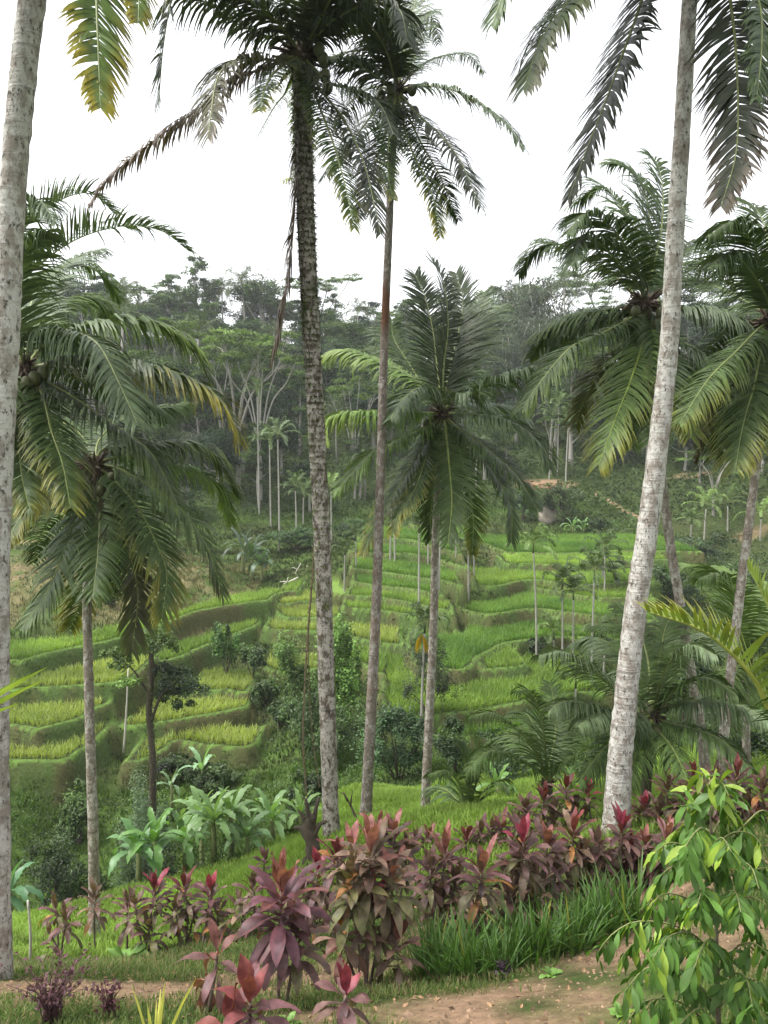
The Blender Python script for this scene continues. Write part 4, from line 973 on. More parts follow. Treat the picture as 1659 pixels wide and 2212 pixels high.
FG = 'leafy trees of the forest across the valley'
def proto_tree(kind, seed):
    """a forest tree standing at the origin, about 14 m tall: trunk part and crown part"""
    r = np.random.default_rng(seed); gt, gc = Geo(), Geo(); bark = M_BARK_WHITE
    if kind == 'round':
        H = 14; col = [(.040, .072, .022), (.028, .055, .024), (.07, .115, .03)][seed % 3]
        B = [(r.normal(0, 1.6), r.normal(0, 1.6), H * .36 + r.uniform(0, 7.2), r.uniform(1.6, 3.0), r.uniform(1.2, 2.2)) for _ in range(15)] + [(0, 0, H * .8, 2.8, 2.3)]
        limb(gt, [(0, 0, -1), (0.2, 0.1, H * .3), (-.2, .2, H * .7)], .35, .1)
        for b in B[:8]: limb(gt, [(0, 0, H * .35), (b[0] * .5, b[1] * .5, b[2] * .75), b[:3]], .14, .04, 5)
        blobs(gc, B, 6500, .42, col, r)
    elif kind == 'tall':
        H = 17; col = [(.06, .10, .028), (.036, .062, .034)][seed % 2]
        limb(gt, [(0, 0, -1), (.3, 0, H * .4), (-.3, .3, H * .95)], .3, .06)
        B = []
        for i in range(11):
            t = .3 + .7 * i / 10; a = r.uniform(0, 6.28); R_ = r.uniform(.8, 2.3) * (1.25 - t * .7)
            c = (math.cos(a) * R_, math.sin(a) * R_, H * t); B.append((*c, r.uniform(1.1, 1.9), r.uniform(.8, 1.3)))
            limb(gt, [(0, 0, H * t - 1.6), (c[0] * .6, c[1] * .6, c[2] - .5), c], .1, .03, 5)
        blobs(gc, B, 5000, .38, col, r)
    elif kind == 'umbrella':
        H = 15; col = (.10, .155, .04)
        for i in range(6):
            a = i * 1.05 + r.uniform(-.3, .3); R_ = r.uniform(2.5, 5)
            e = np.array([math.cos(a) * R_, math.sin(a) * R_, H * r.uniform(.82, 1)])
            limb(gt, [(0, 0, H * .32), e * .35 + [0, 0, H * .32], e * .75 + [0, 0, H * .1], e], .13, .04, 6)
            for _ in range(3):
                q = e + np.array([r.normal(0, 1.2), r.normal(0, 1.2), r.uniform(-.3, .8)]); limb(gt, [e * .8 + [0, 0, H * .08], (e + q) / 2, q], .05, .02, 4)
                blobs(gc, [(*q, r.uniform(1.1, 1.9), .45)], 330, .3, col, r, up=1.5)
        limb(gt, [(0, 0, -1), (.25, 0, H * .18), (0, 0, H * .36)], .26, .17, 8)
        bark = M_BARK_WHITE
    elif kind == 'bamboo':
        H = 13; col = (.075, .095, .065)
        for i in range(16):
            a = r.uniform(0, 6.28); R_ = r.uniform(1, 3.6); h = H * r.uniform(.7, 1)
            P = np.array([(0, 0, 0), (math.cos(a) * R_ * .25, math.sin(a) * R_ * .25, h * .55), (math.cos(a) * R_ * .7, math.sin(a) * R_ * .7, h), (math.cos(a) * R_ * 1.25, math.sin(a) * R_ * 1.25, h * .82)])
            C = catmull(P, 14); tube(gt, C, np.linspace(.06, .02, 14), (.2, .22, .1), k=4)
            k = 330; t = r.beta(2.2, 1.3, k) * 13; j = np.minimum(t.astype(int), 12); f = (t - j)[:, None]
            p = C[j] * (1 - f) + C[j + 1] * f + r.normal(0, .55, (k, 3)) + np.array([0, 0, -.4]) * r.random((k, 1))
            leaves(gc, p, .5, np.array(col) * r.uniform(.75, 1.25), .2, .28, r, .3, None, 1.2)
    elif kind == 'palm':
        H = 12; tube(gt, [(0, 0, -1), (.2, 0, H * .5), (0, .2, H)], [.16, .13, .10], (.3, .28, .25), k=6)
        for i in range(15):
            a = i * 2.4; e = 1.2 - 1.9 * i / 15; d = np.array([math.cos(a) * math.cos(e), math.sin(a) * math.cos(e), math.sin(e)]); c = np.array([0, .2, H])
            P = np.array([c, c + d * 1.6, c + d * 2.9 + [0, 0, -.5], c + d * 3.6 + [0, 0, -1.7]])
            frond_geo(gc, P, L=.95, n=22, col=np.array([.06, .085, .035]) * r.uniform(.7, 1.3), wid=.055, rr=.03, r=r, segs=2, droop=1.4)
    return gt, gc, bark
PROTO = {}
def forest_tree(kind, seed, P, sc, rz, label, group=FG, name=None, cat='tree'):
    key = (kind, seed)
    nm = name or {'round': 'broadleaf_tree', 'tall': 'broadleaf_tree', 'umbrella': 'umbrella_tree', 'bamboo': 'bamboo_clump', 'palm': 'forest_palm'}[kind]
    if key not in PROTO:
        gt, gc, bark = proto_tree(kind, seed)
        root = thing(nm, P, label, cat, group)
        gt.build('trunk', bark, root); gc.build('crown', M_FARLEAF, root, smooth=False)
        root.rotation_euler = (0, 0, rz); root.scale = sc
        PROTO[key] = root; return root
    return copy_tree(PROTO[key], P, rz, sc, label, None, group)
LAND = [(0, 'behind the left palms'), (330, 'right of the left palms'), (480, 'by the umbrella trees'), (590, 'left of the mossy trunk'), (690, 'right of the mossy trunk'), (760, 'near the reddish trunk'),
        (850, 'left of the central crown'), (960, 'behind the central crown'), (1060, 'right of the central crown'), (1160, 'above the benches'), (1270, 'left of the leaning trunk'), (1400, 'right of the leaning trunk'), (1540, 'behind the rightmost palm')]
def where(u):
    w = LAND[0][1]
    for a, b in LAND:
        if u >= a: w = b
    return w
KT = {'round': 'dark broadleaf tree', 'tall': 'tall open-crowned tree', 'umbrella': 'pale-stemmed umbrella tree', 'bamboo': 'blue-green bamboo clump', 'palm': 'distant palm'}
KC = {'round': 'tree', 'tall': 'tree', 'umbrella': 'tree', 'bamboo': 'bamboo', 'palm': 'palm tree'}
def rowname(Y): return 'on the skyline' if Y > 168 else 'high on the slope' if Y > 140 else 'midway up the slope' if Y > 118 else 'at the forest foot'
FT = []                                          # every forest tree, to tell look-alikes apart afterwards
rf = np.random.default_rng(77)
def put(kind, u, Y, vtop=None, h=None, seed=None, wide=1.0, label=None):
    P = at(u, 1000, Y); P[2] = float(gz(P[0], P[1]))
    H0_ = {'round': 14, 'tall': 17, 'umbrella': 15, 'bamboo': 13, 'palm': 13.5}[kind]
    if vtop is not None: h = at(u, vtop, Y)[2] - P[2]
    s = h / H0_; seed = seed if seed is not None else int(rf.integers(0, 3))
    o = forest_tree(kind, seed, P, (s * wide, s * wide, s), float(rf.uniform(0, 6.28)), label or f'{KT[kind]} {rowname(Y)}, {where(u)}')
    o['category'] = KC[kind]; o['group'] = {'round': FG, 'tall': FG, 'umbrella': 'pale-stemmed umbrella trees', 'bamboo': 'bamboo clumps on the hill', 'palm': 'distant palms of the forest'}[kind]
    FT.append((o, u)); return o
# skyline, as traced
for kind, u, v, Y, w in [('tall',428,560,170,1.0),('tall',375,600,175,1.1),('round',405,612,168,1.0),('palm',488,610,172,1.1),('palm',530,585,170,1.1),('round',572,590,172,1.0),('tall',455,625,180,1.0),('round',610,640,176,.9),
    ('umbrella',690,605,176,1.2),('tall',725,640,172,.9),('palm',772,655,170,1.0),('round',700,660,170,.9),('round',340,640,175,1.0),('umbrella',310,620,178,1.1),('palm',285,610,160,1.1),('tall',250,600,172,1.1),('round',200,600,165,1.1),('round',150,590,168,1.1),('palm',100,600,170,1.0),('tall',50,580,172,1.1),
    ('tall',815,690,172,1.0),('umbrella',850,670,180,1.1),('round',1020,640,168,1.0),('tall',1060,625,172,1.0),('bamboo',1130,612,150,1.4),('bamboo',1090,655,146,1.3),('palm',1215,590,165,1.1),('palm',1100,620,172,1.0),('umbrella',1200,600,185,1.3),('round',1250,660,168,1.0),('umbrella',1290,610,185,1.2),
    ('umbrella',1500,610,180,1.3),('tall',1340,660,170,1.0),('round',1540,650,168,1.0),('tall',1600,620,170,1.1),('round',1470,665,172,1.0),('palm',1420,650,168,1.0),('round',1640,640,172,1.1),('umbrella',960,640,182,1.1),('round',900,665,172,1.0)]:
    put(kind, u, Y, v, wide=w)
# umbrella trees with pale forked stems
put('umbrella', 512, 107, 712, seed=0, label='pale forked umbrella tree with the widest flat crown, left of the mossy trunk')
put('umbrella', 562, 104, 740, seed=1, wide=.8, label='tallest straight white-stemmed umbrella tree, right of the wide-crowned one')
put('umbrella', 480, 112, 770, seed=2, wide=.8, label='leftmost pale umbrella tree, lower and half behind the wide-crowned one')
put('umbrella', 765, 104, 815, seed=1, wide=.6, label='small bare-branched pale tree between the mossy and the reddish trunks')
put('umbrella', 1190, 110, 900, seed=0, wide=.7, label='pale forked tree behind the bench clearing')
put('bamboo', 1160, 132, 680, seed=1, wide=1.3); put('bamboo', 1085, 128, 720, seed=0, wide=1.1); put('palm', 430, 122, 690, wide=1.1); put('palm', 270, 130, 640, wide=1.2)
# the wooded slope, tree by tree
used_xy = []
for Y in [94, 101, 107, 114, 121, 129, 137, 146, 155, 163, 173, 182]:
    hw = Y * .50 + 4; x = -hw + rf.uniform(0, 4)
    while x < hw:
        xx, yy = x + rf.normal(0, .8), Y + rf.normal(0, 1.8)
        u = W0 / 2 + F0 * xx / yy
        clear = (1110 < u < 1440 and yy < 113) or (Y == 94 and not (u > 1470 or 60 < u < 520)) or False or (u < 60 and yy < 104)
        if not clear:
            k = rf.choice(['round', 'round', 'tall', 'tall', 'umbrella', 'palm', 'bamboo'], p=[.3, .17, .2, .12, .07, .09, .05])
            h = {'round': 11, 'tall': 13, 'umbrella': 13, 'palm': 11, 'bamboo': 9}[k] * rf.uniform(.7, 1.15)
            if yy < 112: h *= .75
            if yy < 98: h *= .7
            put(k, u, yy, h=h, wide=rf.uniform(1.15, 1.5))
        x += rf.uniform(5.4, 7.4)
# undergrowth of the slope
g = Geo(); r_ = np.random.default_rng(5)
n = 60000; Yy = r_.uniform(90, 175, n); Xx = r_.uniform(-.52, .52, n) * Yy
k = (soil_amount(Xx, Yy) < .3) & ((Yy > 98) | (np.abs(Xx + 7) > 26)); Xx, Yy = Xx[k], Yy[k]; n = len(Xx)
hh = np.clip(noise2(Xx, Yy, 71, 4) + .5, .1, 1) * 2.6
cc = np.array([.055, .090, .024]) * (1 + 1.2 * noise2(Xx, Yy, 72, 3)[:, None]) + np.array([.02, .03, .006]) * np.clip(noise2(Xx, Yy, 73, 6)[:, None] * 2, 0, 1)
leaves(g, np.stack([Xx, Yy, gz(Xx, Yy) + hh * r_.random(n)], 1), .55, np.clip(cc * .8, .01, 1), .6, .5, r_)
stuff(g.build('forest_undergrowth', M_FARLEAF, smooth=False), 'dense dark undergrowth covering the wooded slope', 'undergrowth')

# tangled weeds on the lower slope and in the ravine
g = Geo(); r_ = np.random.default_rng(15)
for (xa, xb, ya, yb, n, sz) in ((-24, -2, 20.5, 39, 52000, .11), (-9, -1, 37, 56, 14000, .14), (-2, 22, 28, 37, 12000, .12), (21, 40, 38, 90, 14000, .26), (-30, -12, 54, 80, 6000, .2)):
    X_ = r_.uniform(xa, xb, n); Y_ = r_.uniform(ya, yb, n); o_, d_ = own_at(X_, Y_); q = noise2(X_, Y_, 75, 1.6) + .6 * noise2(X_, Y_, 76, .6)
    k = (o_ == -1) & (q > -.12) & (Y_ > lawn_end(X_, Y_)); X_, Y_, q = X_[k], Y_[k], q[k]
    cc = np.array([.05, .088, .022]) * (1 + 1.3 * noise2(X_, Y_, 77, 1.1)[:, None]) * (1 + .6 * noise2(X_, Y_, 78, 3.5)[:, None])
    leaves(g, np.stack([X_, Y_, gz(X_, Y_) + np.clip(q + .12, 0, 1) * (1.0 + sz * 3) * r_.random(len(X_))], 1), sz, np.clip(cc, .012, 1), .5, .5, r_)
stuff(g.build('slope_weeds', M_LEAF, smooth=False), 'tangled leafy weeds on the lower slope and in the ravine', 'undergrowth')
# ---- shrubs and small trees nearer by
def bush(label, u, vb, Y, wpx, hpx, col, size, n, name='shrub', cat='shrub', group=None, nb=9, seed=None, stem=True, up=.35, asp=.5, droop=0, hue=.25, gap=.5, zfix=True):
    r = np.random.default_rng(seed if seed is not None else int(u * 3 + vb))
    P = at(u, vb, Y)
    if zfix: P[2] = min(P[2], float(gz(P[0], P[1])))
    P[2] = float(gz(P[0], P[1])) - .05 if P[2] < float(gz(P[0], P[1])) else P[2]
    m = Y / F0; w = wpx * m / 2; h = max(.35 * hpx * m, at(u, vb - hpx, Y)[2] - P[2])
    root = thing(name, P, label, cat, group)
    B = []
    for _ in range(nb):
        z = r.uniform(.2, .85) * h; q = w * math.sqrt(max(.1, 1 - ((z / h - .45) / .62) ** 2))
        a = r.uniform(0, 6.28); R_ = q * r.uniform(.2, .72); s = r.uniform(.28, .46)
        B.append((math.cos(a) * R_, math.sin(a) * R_ * .8, z, w * s, h * s * .62))
    g = Geo(); blobs(g, B, n, size, col, r, asp=asp, up=up, droop=droop, hue=hue, gap=gap)
    gt = Geo()
    for b in B[:6]: limb(gt, [(0, 0, -.2), (b[0] * .4, b[1] * .4, b[2] * .5), b[:3]], .02 + w * .025, .01, 5, (.15, .12, .08))
    gt.build('stem', M_BARK_DARK, root); g.build('foliage', M_LEAF, root, smooth=False)
    return root
D1, D2, D3, D4 = (.035, .06, .02), (.06, .10, .025), (.10, .165, .035), (.15, .24, .045)
bush('rounded dark grey-green tree standing in the lower rice field behind the central palm trunk', 928, 1545, 39, 150, 175, (.045, .062, .032), .10, 6500, 'broadleaf_tree', 'tree', nb=13)
bush('bright creeper-covered tall column of leaves right of the mossy trunk', 735, 1560, 40, 125, 290, (.15, .26, .06), .17, 8000, 'creeper_clad_tree', 'tree', nb=16)
bush('broad creeper-covered tree mass left of the mossy trunk above the ravine', 655, 1590, 40, 130, 220, (.10, .17, .045), .16, 5000, 'creeper_clad_tree', 'tree', nb=12)
bush('wide creeper thicket straddling the mossy trunk below the leafy column', 715, 1690, 36, 210, 190, (.065, .11, .035), .15, 7000, nb=14, droop=.5)
bush('dark bushy thicket between the reddish and the central palm trunks', 860, 1725, 31, 160, 190, (.05, .095, .04), .13, 6000, nb=12)
bush('leafy thicket at the foot of the mossy trunk, left side', 660, 1790, 27, 100, 120, (.05, .08, .03), .12, 3000)
bush('low leafy thicket between the central palm and the young palms', 985, 1660, 30, 120, 110, (.05, .09, .03), .12, 3500)
bush('dark thicket behind the young palms', 1100, 1690, 27, 190, 110, (.04, .075, .025), .12, 4500, nb=12)
bush('leafy thicket behind the low dark palm at right', 1290, 1710, 25, 180, 90, (.07, .12, .03), .12, 4000, nb=11)
bush('dark thicket behind the two thin right-hand trunks', 1590, 1700, 24, 220, 180, (.04, .07, .025), .13, 6000, nb=13)
bush('green thicket at the right side of the terraces', 1480, 1560, 36, 190, 170, (.045, .08, .025), .15, 6000, nb=13)
bush('bushes on the right edge below the bank', 1620, 1400, 48, 200, 170, (.045, .08, .03), .2, 5000, nb=13)
bush('bushes beside the right end of the upper terraces', 1450, 1330, 60, 130, 110, (.05, .085, .03), .22, 3500, nb=10)
bush('bushes on the bank right of the red path', 1510, 1230, 78, 160, 80, (.045, .075, .03), .28, 3000, nb=10)
bush('shaggy bush hanging over the pale rock above the top terrace', 1215, 1130, 92, 110, 85, (.05, .075, .025), .26, 4000, nb=10, droop=.8)
bush('bush at the edge of the top terrace below the bench clearing', 1130, 1125, 94, 70, 60, (.05, .09, .03), .26, 1800)
bush('green bush right of the overhanging one on the terrace edge', 1290, 1160, 88, 70, 45, (.05, .09, .03), .24, 1500)
bush('bright round bush at the head of the ravine', 488, 1425, 50, 70, 80, (.07, .14, .035), .18, 2400)
bush('dark bush clinging to the ravine side', 545, 1460, 49, 80, 70, (.05, .085, .028), .18, 2200)
bush('bush on the ravine floor below the round yellow paddy', 575, 1520, 46, 90, 60, (.07, .12, .035), .18, 2200)
bush('bush right of the yellow paddies on the ravine edge', 605, 1600, 43, 90, 90, (.06, .105, .03), .17, 2600)
bush('dark bushes under the banana plant on the left slope', 470, 1720, 37, 150, 70, (.045, .075, .022), .16, 3200, nb=11)
bush('tangled bush on the left slope below the lowest yellow paddy', 380, 1690, 38, 120, 60, (.05, .085, .025), .16, 2600, nb=11)
bush('bushes in the grass at the lower left slope', 170, 1760, 35, 120, 80, (.055, .095, .025), .15, 2600, nb=10)
bush('dark undergrowth bush at the very bottom of the left slope', 120, 1900, 32, 210, 100, (.035, .06, .018), .14, 4500, nb=14)
bush('dark undergrowth bush behind the cordyline row at left', 320, 1890, 30, 160, 80, (.035, .06, .018), .14, 3200, nb=12)
bush('small bush on the dry bank behind the upper left paddy', 300, 1350, 58, 50, 30, (.045, .08, .03), .2, 900)
bush('grey-green bush on the dry bank at left', 235, 1325, 58, 60, 50, (.07, .085, .045), .2, 1300)
bush('low dark bush in the terraces under the central crown', 975, 1225, 72, 70, 30, (.045, .08, .03), .22, 1200, nb=10)
bush('bush beside the paddies below the tallest areca palm', 1165, 1412, 50, 90, 40, (.05, .08, .03), .18, 1800, nb=10)
bush('low scrub behind the lawn at the forest foot', 640, 1215, 84, 190, 75, (.05, .095, .03), .26, 4500, nb=14)
bush('leafy scrub right of the mossy trunk at the forest foot', 770, 1200, 84, 150, 80, (.055, .10, .032), .26, 3500, nb=12)
bush('low scrub at left below the forest', 130, 1215, 70, 230, 45, (.05, .075, .03), .24, 3000, nb=14)
bush('feathery blue-green shrub left of the banana grove', 302, 1860, 26, 140, 170, (.085, .13, .07), .10, 6500, nb=13, asp=.35)
bush('fine-leaved shrub wrapped round the vine-covered trunk above the bananas', 330, 1790, 30, 90, 110, (.06, .09, .045), .11, 2600)
bush('small bright shrub at the foot of the banana grove', 402, 1895, 22, 55, 50, (.20, .30, .05), .09, 1200, nb=7)
bush('bright green bush tuft behind the banana grove', 640, 1850, 22, 60, 70, (.14, .22, .05), .10, 1300)
# tree clad in creepers with an uneven crown, left of centre
def vine_tree():
    Y = 33; P = at(328, 1775, Y); P[2] = min(P[2], float(gz(P[0], P[1]))); m = Y / F0; r = np.random.default_rng(8)
    root = thing('creeper_clad_tree', P, 'small dark creeper-wrapped tree with a lopsided leafy crown before the yellow paddies', 'tree')
    def q(u, v, dy=0): return at(u, v, Y + dy) - P
    gt = Geo(); limb(gt, [q(328, 1785), q(330, 1640), q(322, 1540), q(328, 1440), q(322, 1390)], .17, .1, 9)
    limb(gt, [q(326, 1560), q(350, 1500), q(390, 1470)], .07, .03); limb(gt, [q(322, 1500), q(290, 1450), q(260, 1425)], .06, .02); limb(gt, [q(322, 1410), q(300, 1390), q(280, 1380)], .05, .02)
    gt.build('trunk', M_BARK_DARK, root)
    g = Geo(); B = [(*q(325, 1378), .75, .5), (*q(300, 1400, .4), .6, .4), (*q(350, 1395, -.4), .6, .45), (*q(262, 1430), .55, .4), (*q(240, 1410), .45, .3), (*q(280, 1475, -.3), .5, .35)]
    blobs(g, B, 4200, .14, (.11, .18, .04), r)
    B = [(*q(385, 1465), .75, .5), (*q(420, 1490), .55, .4), (*q(360, 1500, .5), .6, .45), (*q(345, 1450, .3), .5, .4), (*q(400, 1520), .45, .3)]
    blobs(g, B, 3600, .13, (.04, .065, .028), r)
    c = np.array([q(326, v) for v in np.linspace(1430, 1770, 700)]) + r.normal(0, .14, (700, 3)); leaves(g, c, .11, (.07, .085, .025), r=r, droop=.6)
    g.build('foliage', M_LEAF, root, smooth=False)
vine_tree()
# hanging vines by the mossy palm
for k, (pp, lb) in enumerate([([(683,1060),(678,1200),(668,1330),(660,1450),(655,1600),(662,1720)], 'thick brown vine hanging down left of the mossy trunk'), ([(676,1220),(666,1400),(672,1560),(690,1700)], 'thin vine hanging beside the thick one at the mossy trunk')]):
    P = np.array([at(u, v, 15.6 + .1 * k) for u, v in pp]); root = P[-1]
    g = Geo(); C = catmull(P, 30); tube(g, C, .018 - .008 * k, (.16, .12, .08), k=6, wob=.2); r = np.random.default_rng(k)
    j = r.integers(0, 29, 120); leaves(g, C[j] + r.normal(0, .02, (120, 3)), .05, (.07, .075, .03), r=r, droop=1)
    o = g.build('hanging_vine', M_STEM, None, smooth=False, origin=root); o.location = root; tag(o, lb, 'vine', 'vines hanging by the mossy palm')

# ------------------------------------------------------------------ bananas
def banana_leaf(g, base, d, L, W, col, r, arch=1.0, torn=.3):
    """a broad paddle blade on a short stalk, folded along its rib, arching over, with torn edges"""
    n = 22; side = nrm(np.cross(d, [0, 0, 1.0])); pos = np.array(base, float); dd = np.array(d, float); V = []; k = []
    for i in range(n + 1):
        t = i / n; w = W * np.interp(t, [0, .12, .18, .5, .85, 1], [.03, .04, .6, 1, .7, .05]) * .5
        upv = nrm(np.cross(side, dd))
        e1, e2 = (1 - torn * r.random() * (t > .2)), (1 - torn * r.random() * (t > .2))
        V += [pos + side * w * e1 + upv * w * .28, pos, pos - side * w * e2 + upv * w * .28]
        pos = pos + dd * L / n; dd = nrm(dd + np.array([0, 0, -1.0]) * arch * .11 * (.3 + t))
    Q = []
    for i in range(n):
        a = i * 3; Q += [(a, a + 1, a + 4, a + 3), (a + 1, a + 2, a + 5, a + 4)]
    g.add(V, Q, None, np.array(col) * r.uniform(.85, 1.15))
def banana(label, u, vb, Y, hpx, n=8, L=1.6, W=.42, col=(.165, .27, .10), stem=.09, seed=None, group='banana plants of the grove', arch=1.0, name='banana_plant', spread=1.0):
    if hpx >= 100 and Y < 25: L *= 1.05; W *= 1.0; n += 4
    r = np.random.default_rng(seed if seed is not None else int(u + vb)); P = at(u, vb, Y); P[2] = min(P[2], float(gz(P[0], P[1])) + .05)
    hh = (at(u, vb - hpx, Y)[2] - P[2]); h = max(.25, hh - L * .55)
    root = thing(name, P, label, 'banana plant', group)
    g = Geo(); tube(g, [(0, 0, -.1), (.02, 0, h * .5), (0, .02, h)], [stem, stem * .85, stem * .6], (.15, .17, .07), k=8); g.build('stem', M_STEM, root)
    for i in range(n):
        a = i * 2.4 + r.uniform(-.4, .4); e = 1.35 - 1.0 * spread * i / n; d = np.array([math.cos(a) * math.cos(e), math.sin(a) * math.cos(e), math.sin(e)])
        g = Geo(); banana_leaf(g, (0, 0, h - .05), d, L * r.uniform(.8, 1.1), W * r.uniform(.8, 1.1), col, r, arch * (0.8 + .8 * i / n), .5); g.build('leaf', M_BANANA, root)
    return root
banana('tall banana plant with tattered leaves at the centre of the grove', 462, 1885, 21, 160, 10, 1.15, .32)
banana('banana plant with upright leaves right of the grove centre', 500, 1880, 21.5, 165, 9, 1.1, .3)
banana('banana plant behind the grove centre, leaves against the dark slope', 435, 1850, 23.5, 130, 8, 1.2, .34)
banana('banana plant at the right of the grove, pale leaves spreading wide', 588, 1850, 22, 125, 9, 1.1, .3, (.20, .33, .13))
banana('banana plant rightmost, beside the dead stump', 650, 1830, 22, 110, 7, .95, .24, (.17, .28, .08))
banana('banana plant left front of the grove with a broad low leaf', 300, 1920, 20.5, 130, 8, 1.2, .34, (.11, .22, .08))
banana('banana plant in front left of the grove, glossy upright leaves', 335, 1900, 20.5, 130, 7, 1.1, .32, (.12, .24, .06))
banana('banana plant between the two halves of the grove', 400, 1890, 21, 120, 8, 1.1, .32, (.12, .22, .07))
banana('banana plant with browned stem in the right half of the grove', 535, 1885, 21, 120, 7, 1.0, .3, (.13, .23, .09))
banana('banana plant at the left edge behind the edge palm', 20, 2000, 19, 120, 7, 1.1, .32, (.09, .20, .09), group='single banana plants')
banana('lone pale banana plant on the left slope below the paddies', 437, 1700, 37, 72, 6, 1.5, .36, (.20, .34, .17), group='single banana plants')
banana('small lone banana plant just above the feathery shrub', 370, 1720, 35, 50, 6, 1.0, .28, (.12, .2, .09), group='single banana plants')
banana('small banana plant on the dry bank above the upper left paddy', 248, 1262, 66, 42, 6, 1.3, .4, (.15, .28, .10), group='single banana plants')
banana('left of the two banana plants above the top terrace', 1236, 1165, 88, 45, 7, 1.7, .5, (.16, .28, .12), group='banana pair above the top terrace')
banana('right of the two banana plants above the top terrace', 1260, 1165, 88, 40, 6, 1.6, .5, (.17, .30, .10), group='banana pair above the top terrace')
banana('dark broad-leaved giant clump left part, at the end of the dry bank', 545, 1265, 72, 95, 12, 2.6, .75, (.05, .085, .045), .2, group='dark broad-leaved clump by the lawn', name='traveller_palm')
banana('dark broad-leaved clump right part, beside the lawn', 565, 1262, 71, 70, 10, 2.3, .7, (.055, .10, .045), .18, group='dark broad-leaved clump by the lawn', name='traveller_palm')
banana('dark broad-leaved clump behind, topmost grey leaves', 525, 1255, 74, 100, 9, 2.6, .6, (.07, .10, .07), .2, group='dark broad-leaved clump by the lawn', name='traveller_palm')
banana('low pale banana plant beside the young palms', 1075, 1735, 22, 70, 7, .9, .28, (.14, .26, .06), group='single banana plants')
banana('bushy banana plant on the slope right of the young palm', 1230, 1720, 21, 70, 6, .9, .28, (.11, .2, .05), group='single banana plants')
# ------------------------------------------------------------------ red-leaved cordylines of the hedge
PUR, PURG, OLV, PNK, SAL, ORG, RED_ = np.array([.105,.052,.055]), np.array([.135,.088,.062]), np.array([.105,.105,.040]), np.array([.25,.04,.065]), np.array([.235,.095,.08]), np.array([.26,.12,.04]), np.array([.15,.04,.038])
def cleaf(g, base, d, L, W, col, edge, r, arch=1.0, n=7, fold=.25, roll=0.0):
    """an elliptic leaf on a short stalk: folded along its rib, arching, wavy margins"""
    side = nrm(np.cross(d, [0, 0, 1.0]) + 1e-4); side = nrm(side + roll * np.cross(d, side)); pos = np.array(base, float); dd = np.array(d, float); V = []; C = []
    ph = r.uniform(0, 6); prof = [0, .14, .3, .52, .75, .9, 1]; pw = [.09, .12, .62, 1, .8, .42, .03]
    for i in range(n + 1):
        t = i / n; w = W * np.interp(t, prof, pw) * .5; u_ = nrm(np.cross(side, dd)); wv = .12 * W * math.sin(ph + 9 * t)
        V += [pos + side * w + u_ * (w * fold + wv), pos, pos - side * w + u_ * (w * fold - wv)]
        e = np.clip(edge * .8 + col * .2, 0, 1); C += [e, col * (1.0 if t > .15 else 1.3), e]
        pos = pos + dd * L / n; dd = nrm(dd + np.array([0, 0, -1.0]) * arch * .26 * (.25 + t))
    Q = []
    for i in range(n): a = i * 3; Q += [(a, a + 1, a + 4, a + 3), (a + 1, a + 2, a + 5, a + 4)]
    g.add(V, Q, None, np.array(C) * r.uniform(.8, 1.2))
def head_geo(r, n=22, L=.34, W=.085, low=OLV, mid=PUR, top=SAL, topn=3, depth=.30, spread=1.0):
    n = int(n * 1.25)
    """leaf head: young leaves upright in the middle, older ones spreading and hanging below"""
    g = Geo()
    for i in range(n):
        t = i / (n - 1)                       # 0 top .. 1 lowest
        a = i * 2.39996 + r.uniform(-.3, .3); e = 1.45 - (1.95 * t ** .8) * spread + r.normal(0, .17)
        d = np.array([math.cos(a) * math.cos(e), math.sin(a) * math.cos(e), math.sin(e)])
        if i < topn + 1: col, ed = top * r.uniform(.8, 1.2), top * 1.1
        elif t < .6: col = (mid if r.random() > .10 else top * .6) * (1 + .3 * r.normal()) * (1 - .4 * r.random()) + low * .25 * r.random(); ed = col * .7 + RED_ * .35
        else: k = r.random(); col = low * k + mid * (1 - k); ed = col * .8 + mid * .3
        if i > 8 and r.random() < .03: col = ORG; ed = ORG
        col = np.clip(col, .01, 1); ed = np.clip(ed, .01, 1)
        l = L * r.uniform(.7, 1.15) * (.85 if i < 2 else 1)
        cleaf(g, (0, 0, -depth * t), d, l, W * r.uniform(.8, 1.2), col, ed, r, arch=.5 + 1.3 * t)
    return g
def cordyline(label, u, vb, Y, heads, L=.34, W=.085, group='red-leaved cordylines of the hedge', seed=None, cane=.013):
    """heads: list of (u, v of head centre, dict)"""
    r = np.random.default_rng(seed if seed is not None else int(u * 5 + vb + Y * 10)); P = at(u, vb, Y); P[2] = float(gz(P[0], P[1]))
    root = thing('cordyline', P, label, 'shrub', group)
    for i, hd in enumerate(heads):
        hu, hv = hd[0], hd[1]; o = dict(hd[2]) if len(hd) > 2 else {}
        dy = o.pop('dy', r.uniform(-.12, .12)); q = at(hu, hv, Y + dy) - P; q[2] = max(q[2], .15)
        b = np.array([r.normal(0, .04), r.normal(0, .04), -.08])
        g = Geo(); C = catmull([b, b * .4 + q * .55 + [r.normal(0, .02), r.normal(0, .02), 0], q], 16)
        tube(g, C, cane * np.linspace(1.25, .8, 16) * (1 + .12 * (np.arange(16) % 2)), (.16, .12, .095), k=7); g.build('stem', M_STEM, root)
        a = dict(L=L, W=W); a.update(o); h = head_geo(r, **a).build('leaf_head', M_CORD, root); h.location = q
    return root
P_ = dict(top=PNK, topn=3); S_ = dict(top=SAL, topn=4); D_ = dict(top=PURG, topn=2); G_ = dict(low=OLV * 1.1, mid=PURG, top=PURG)
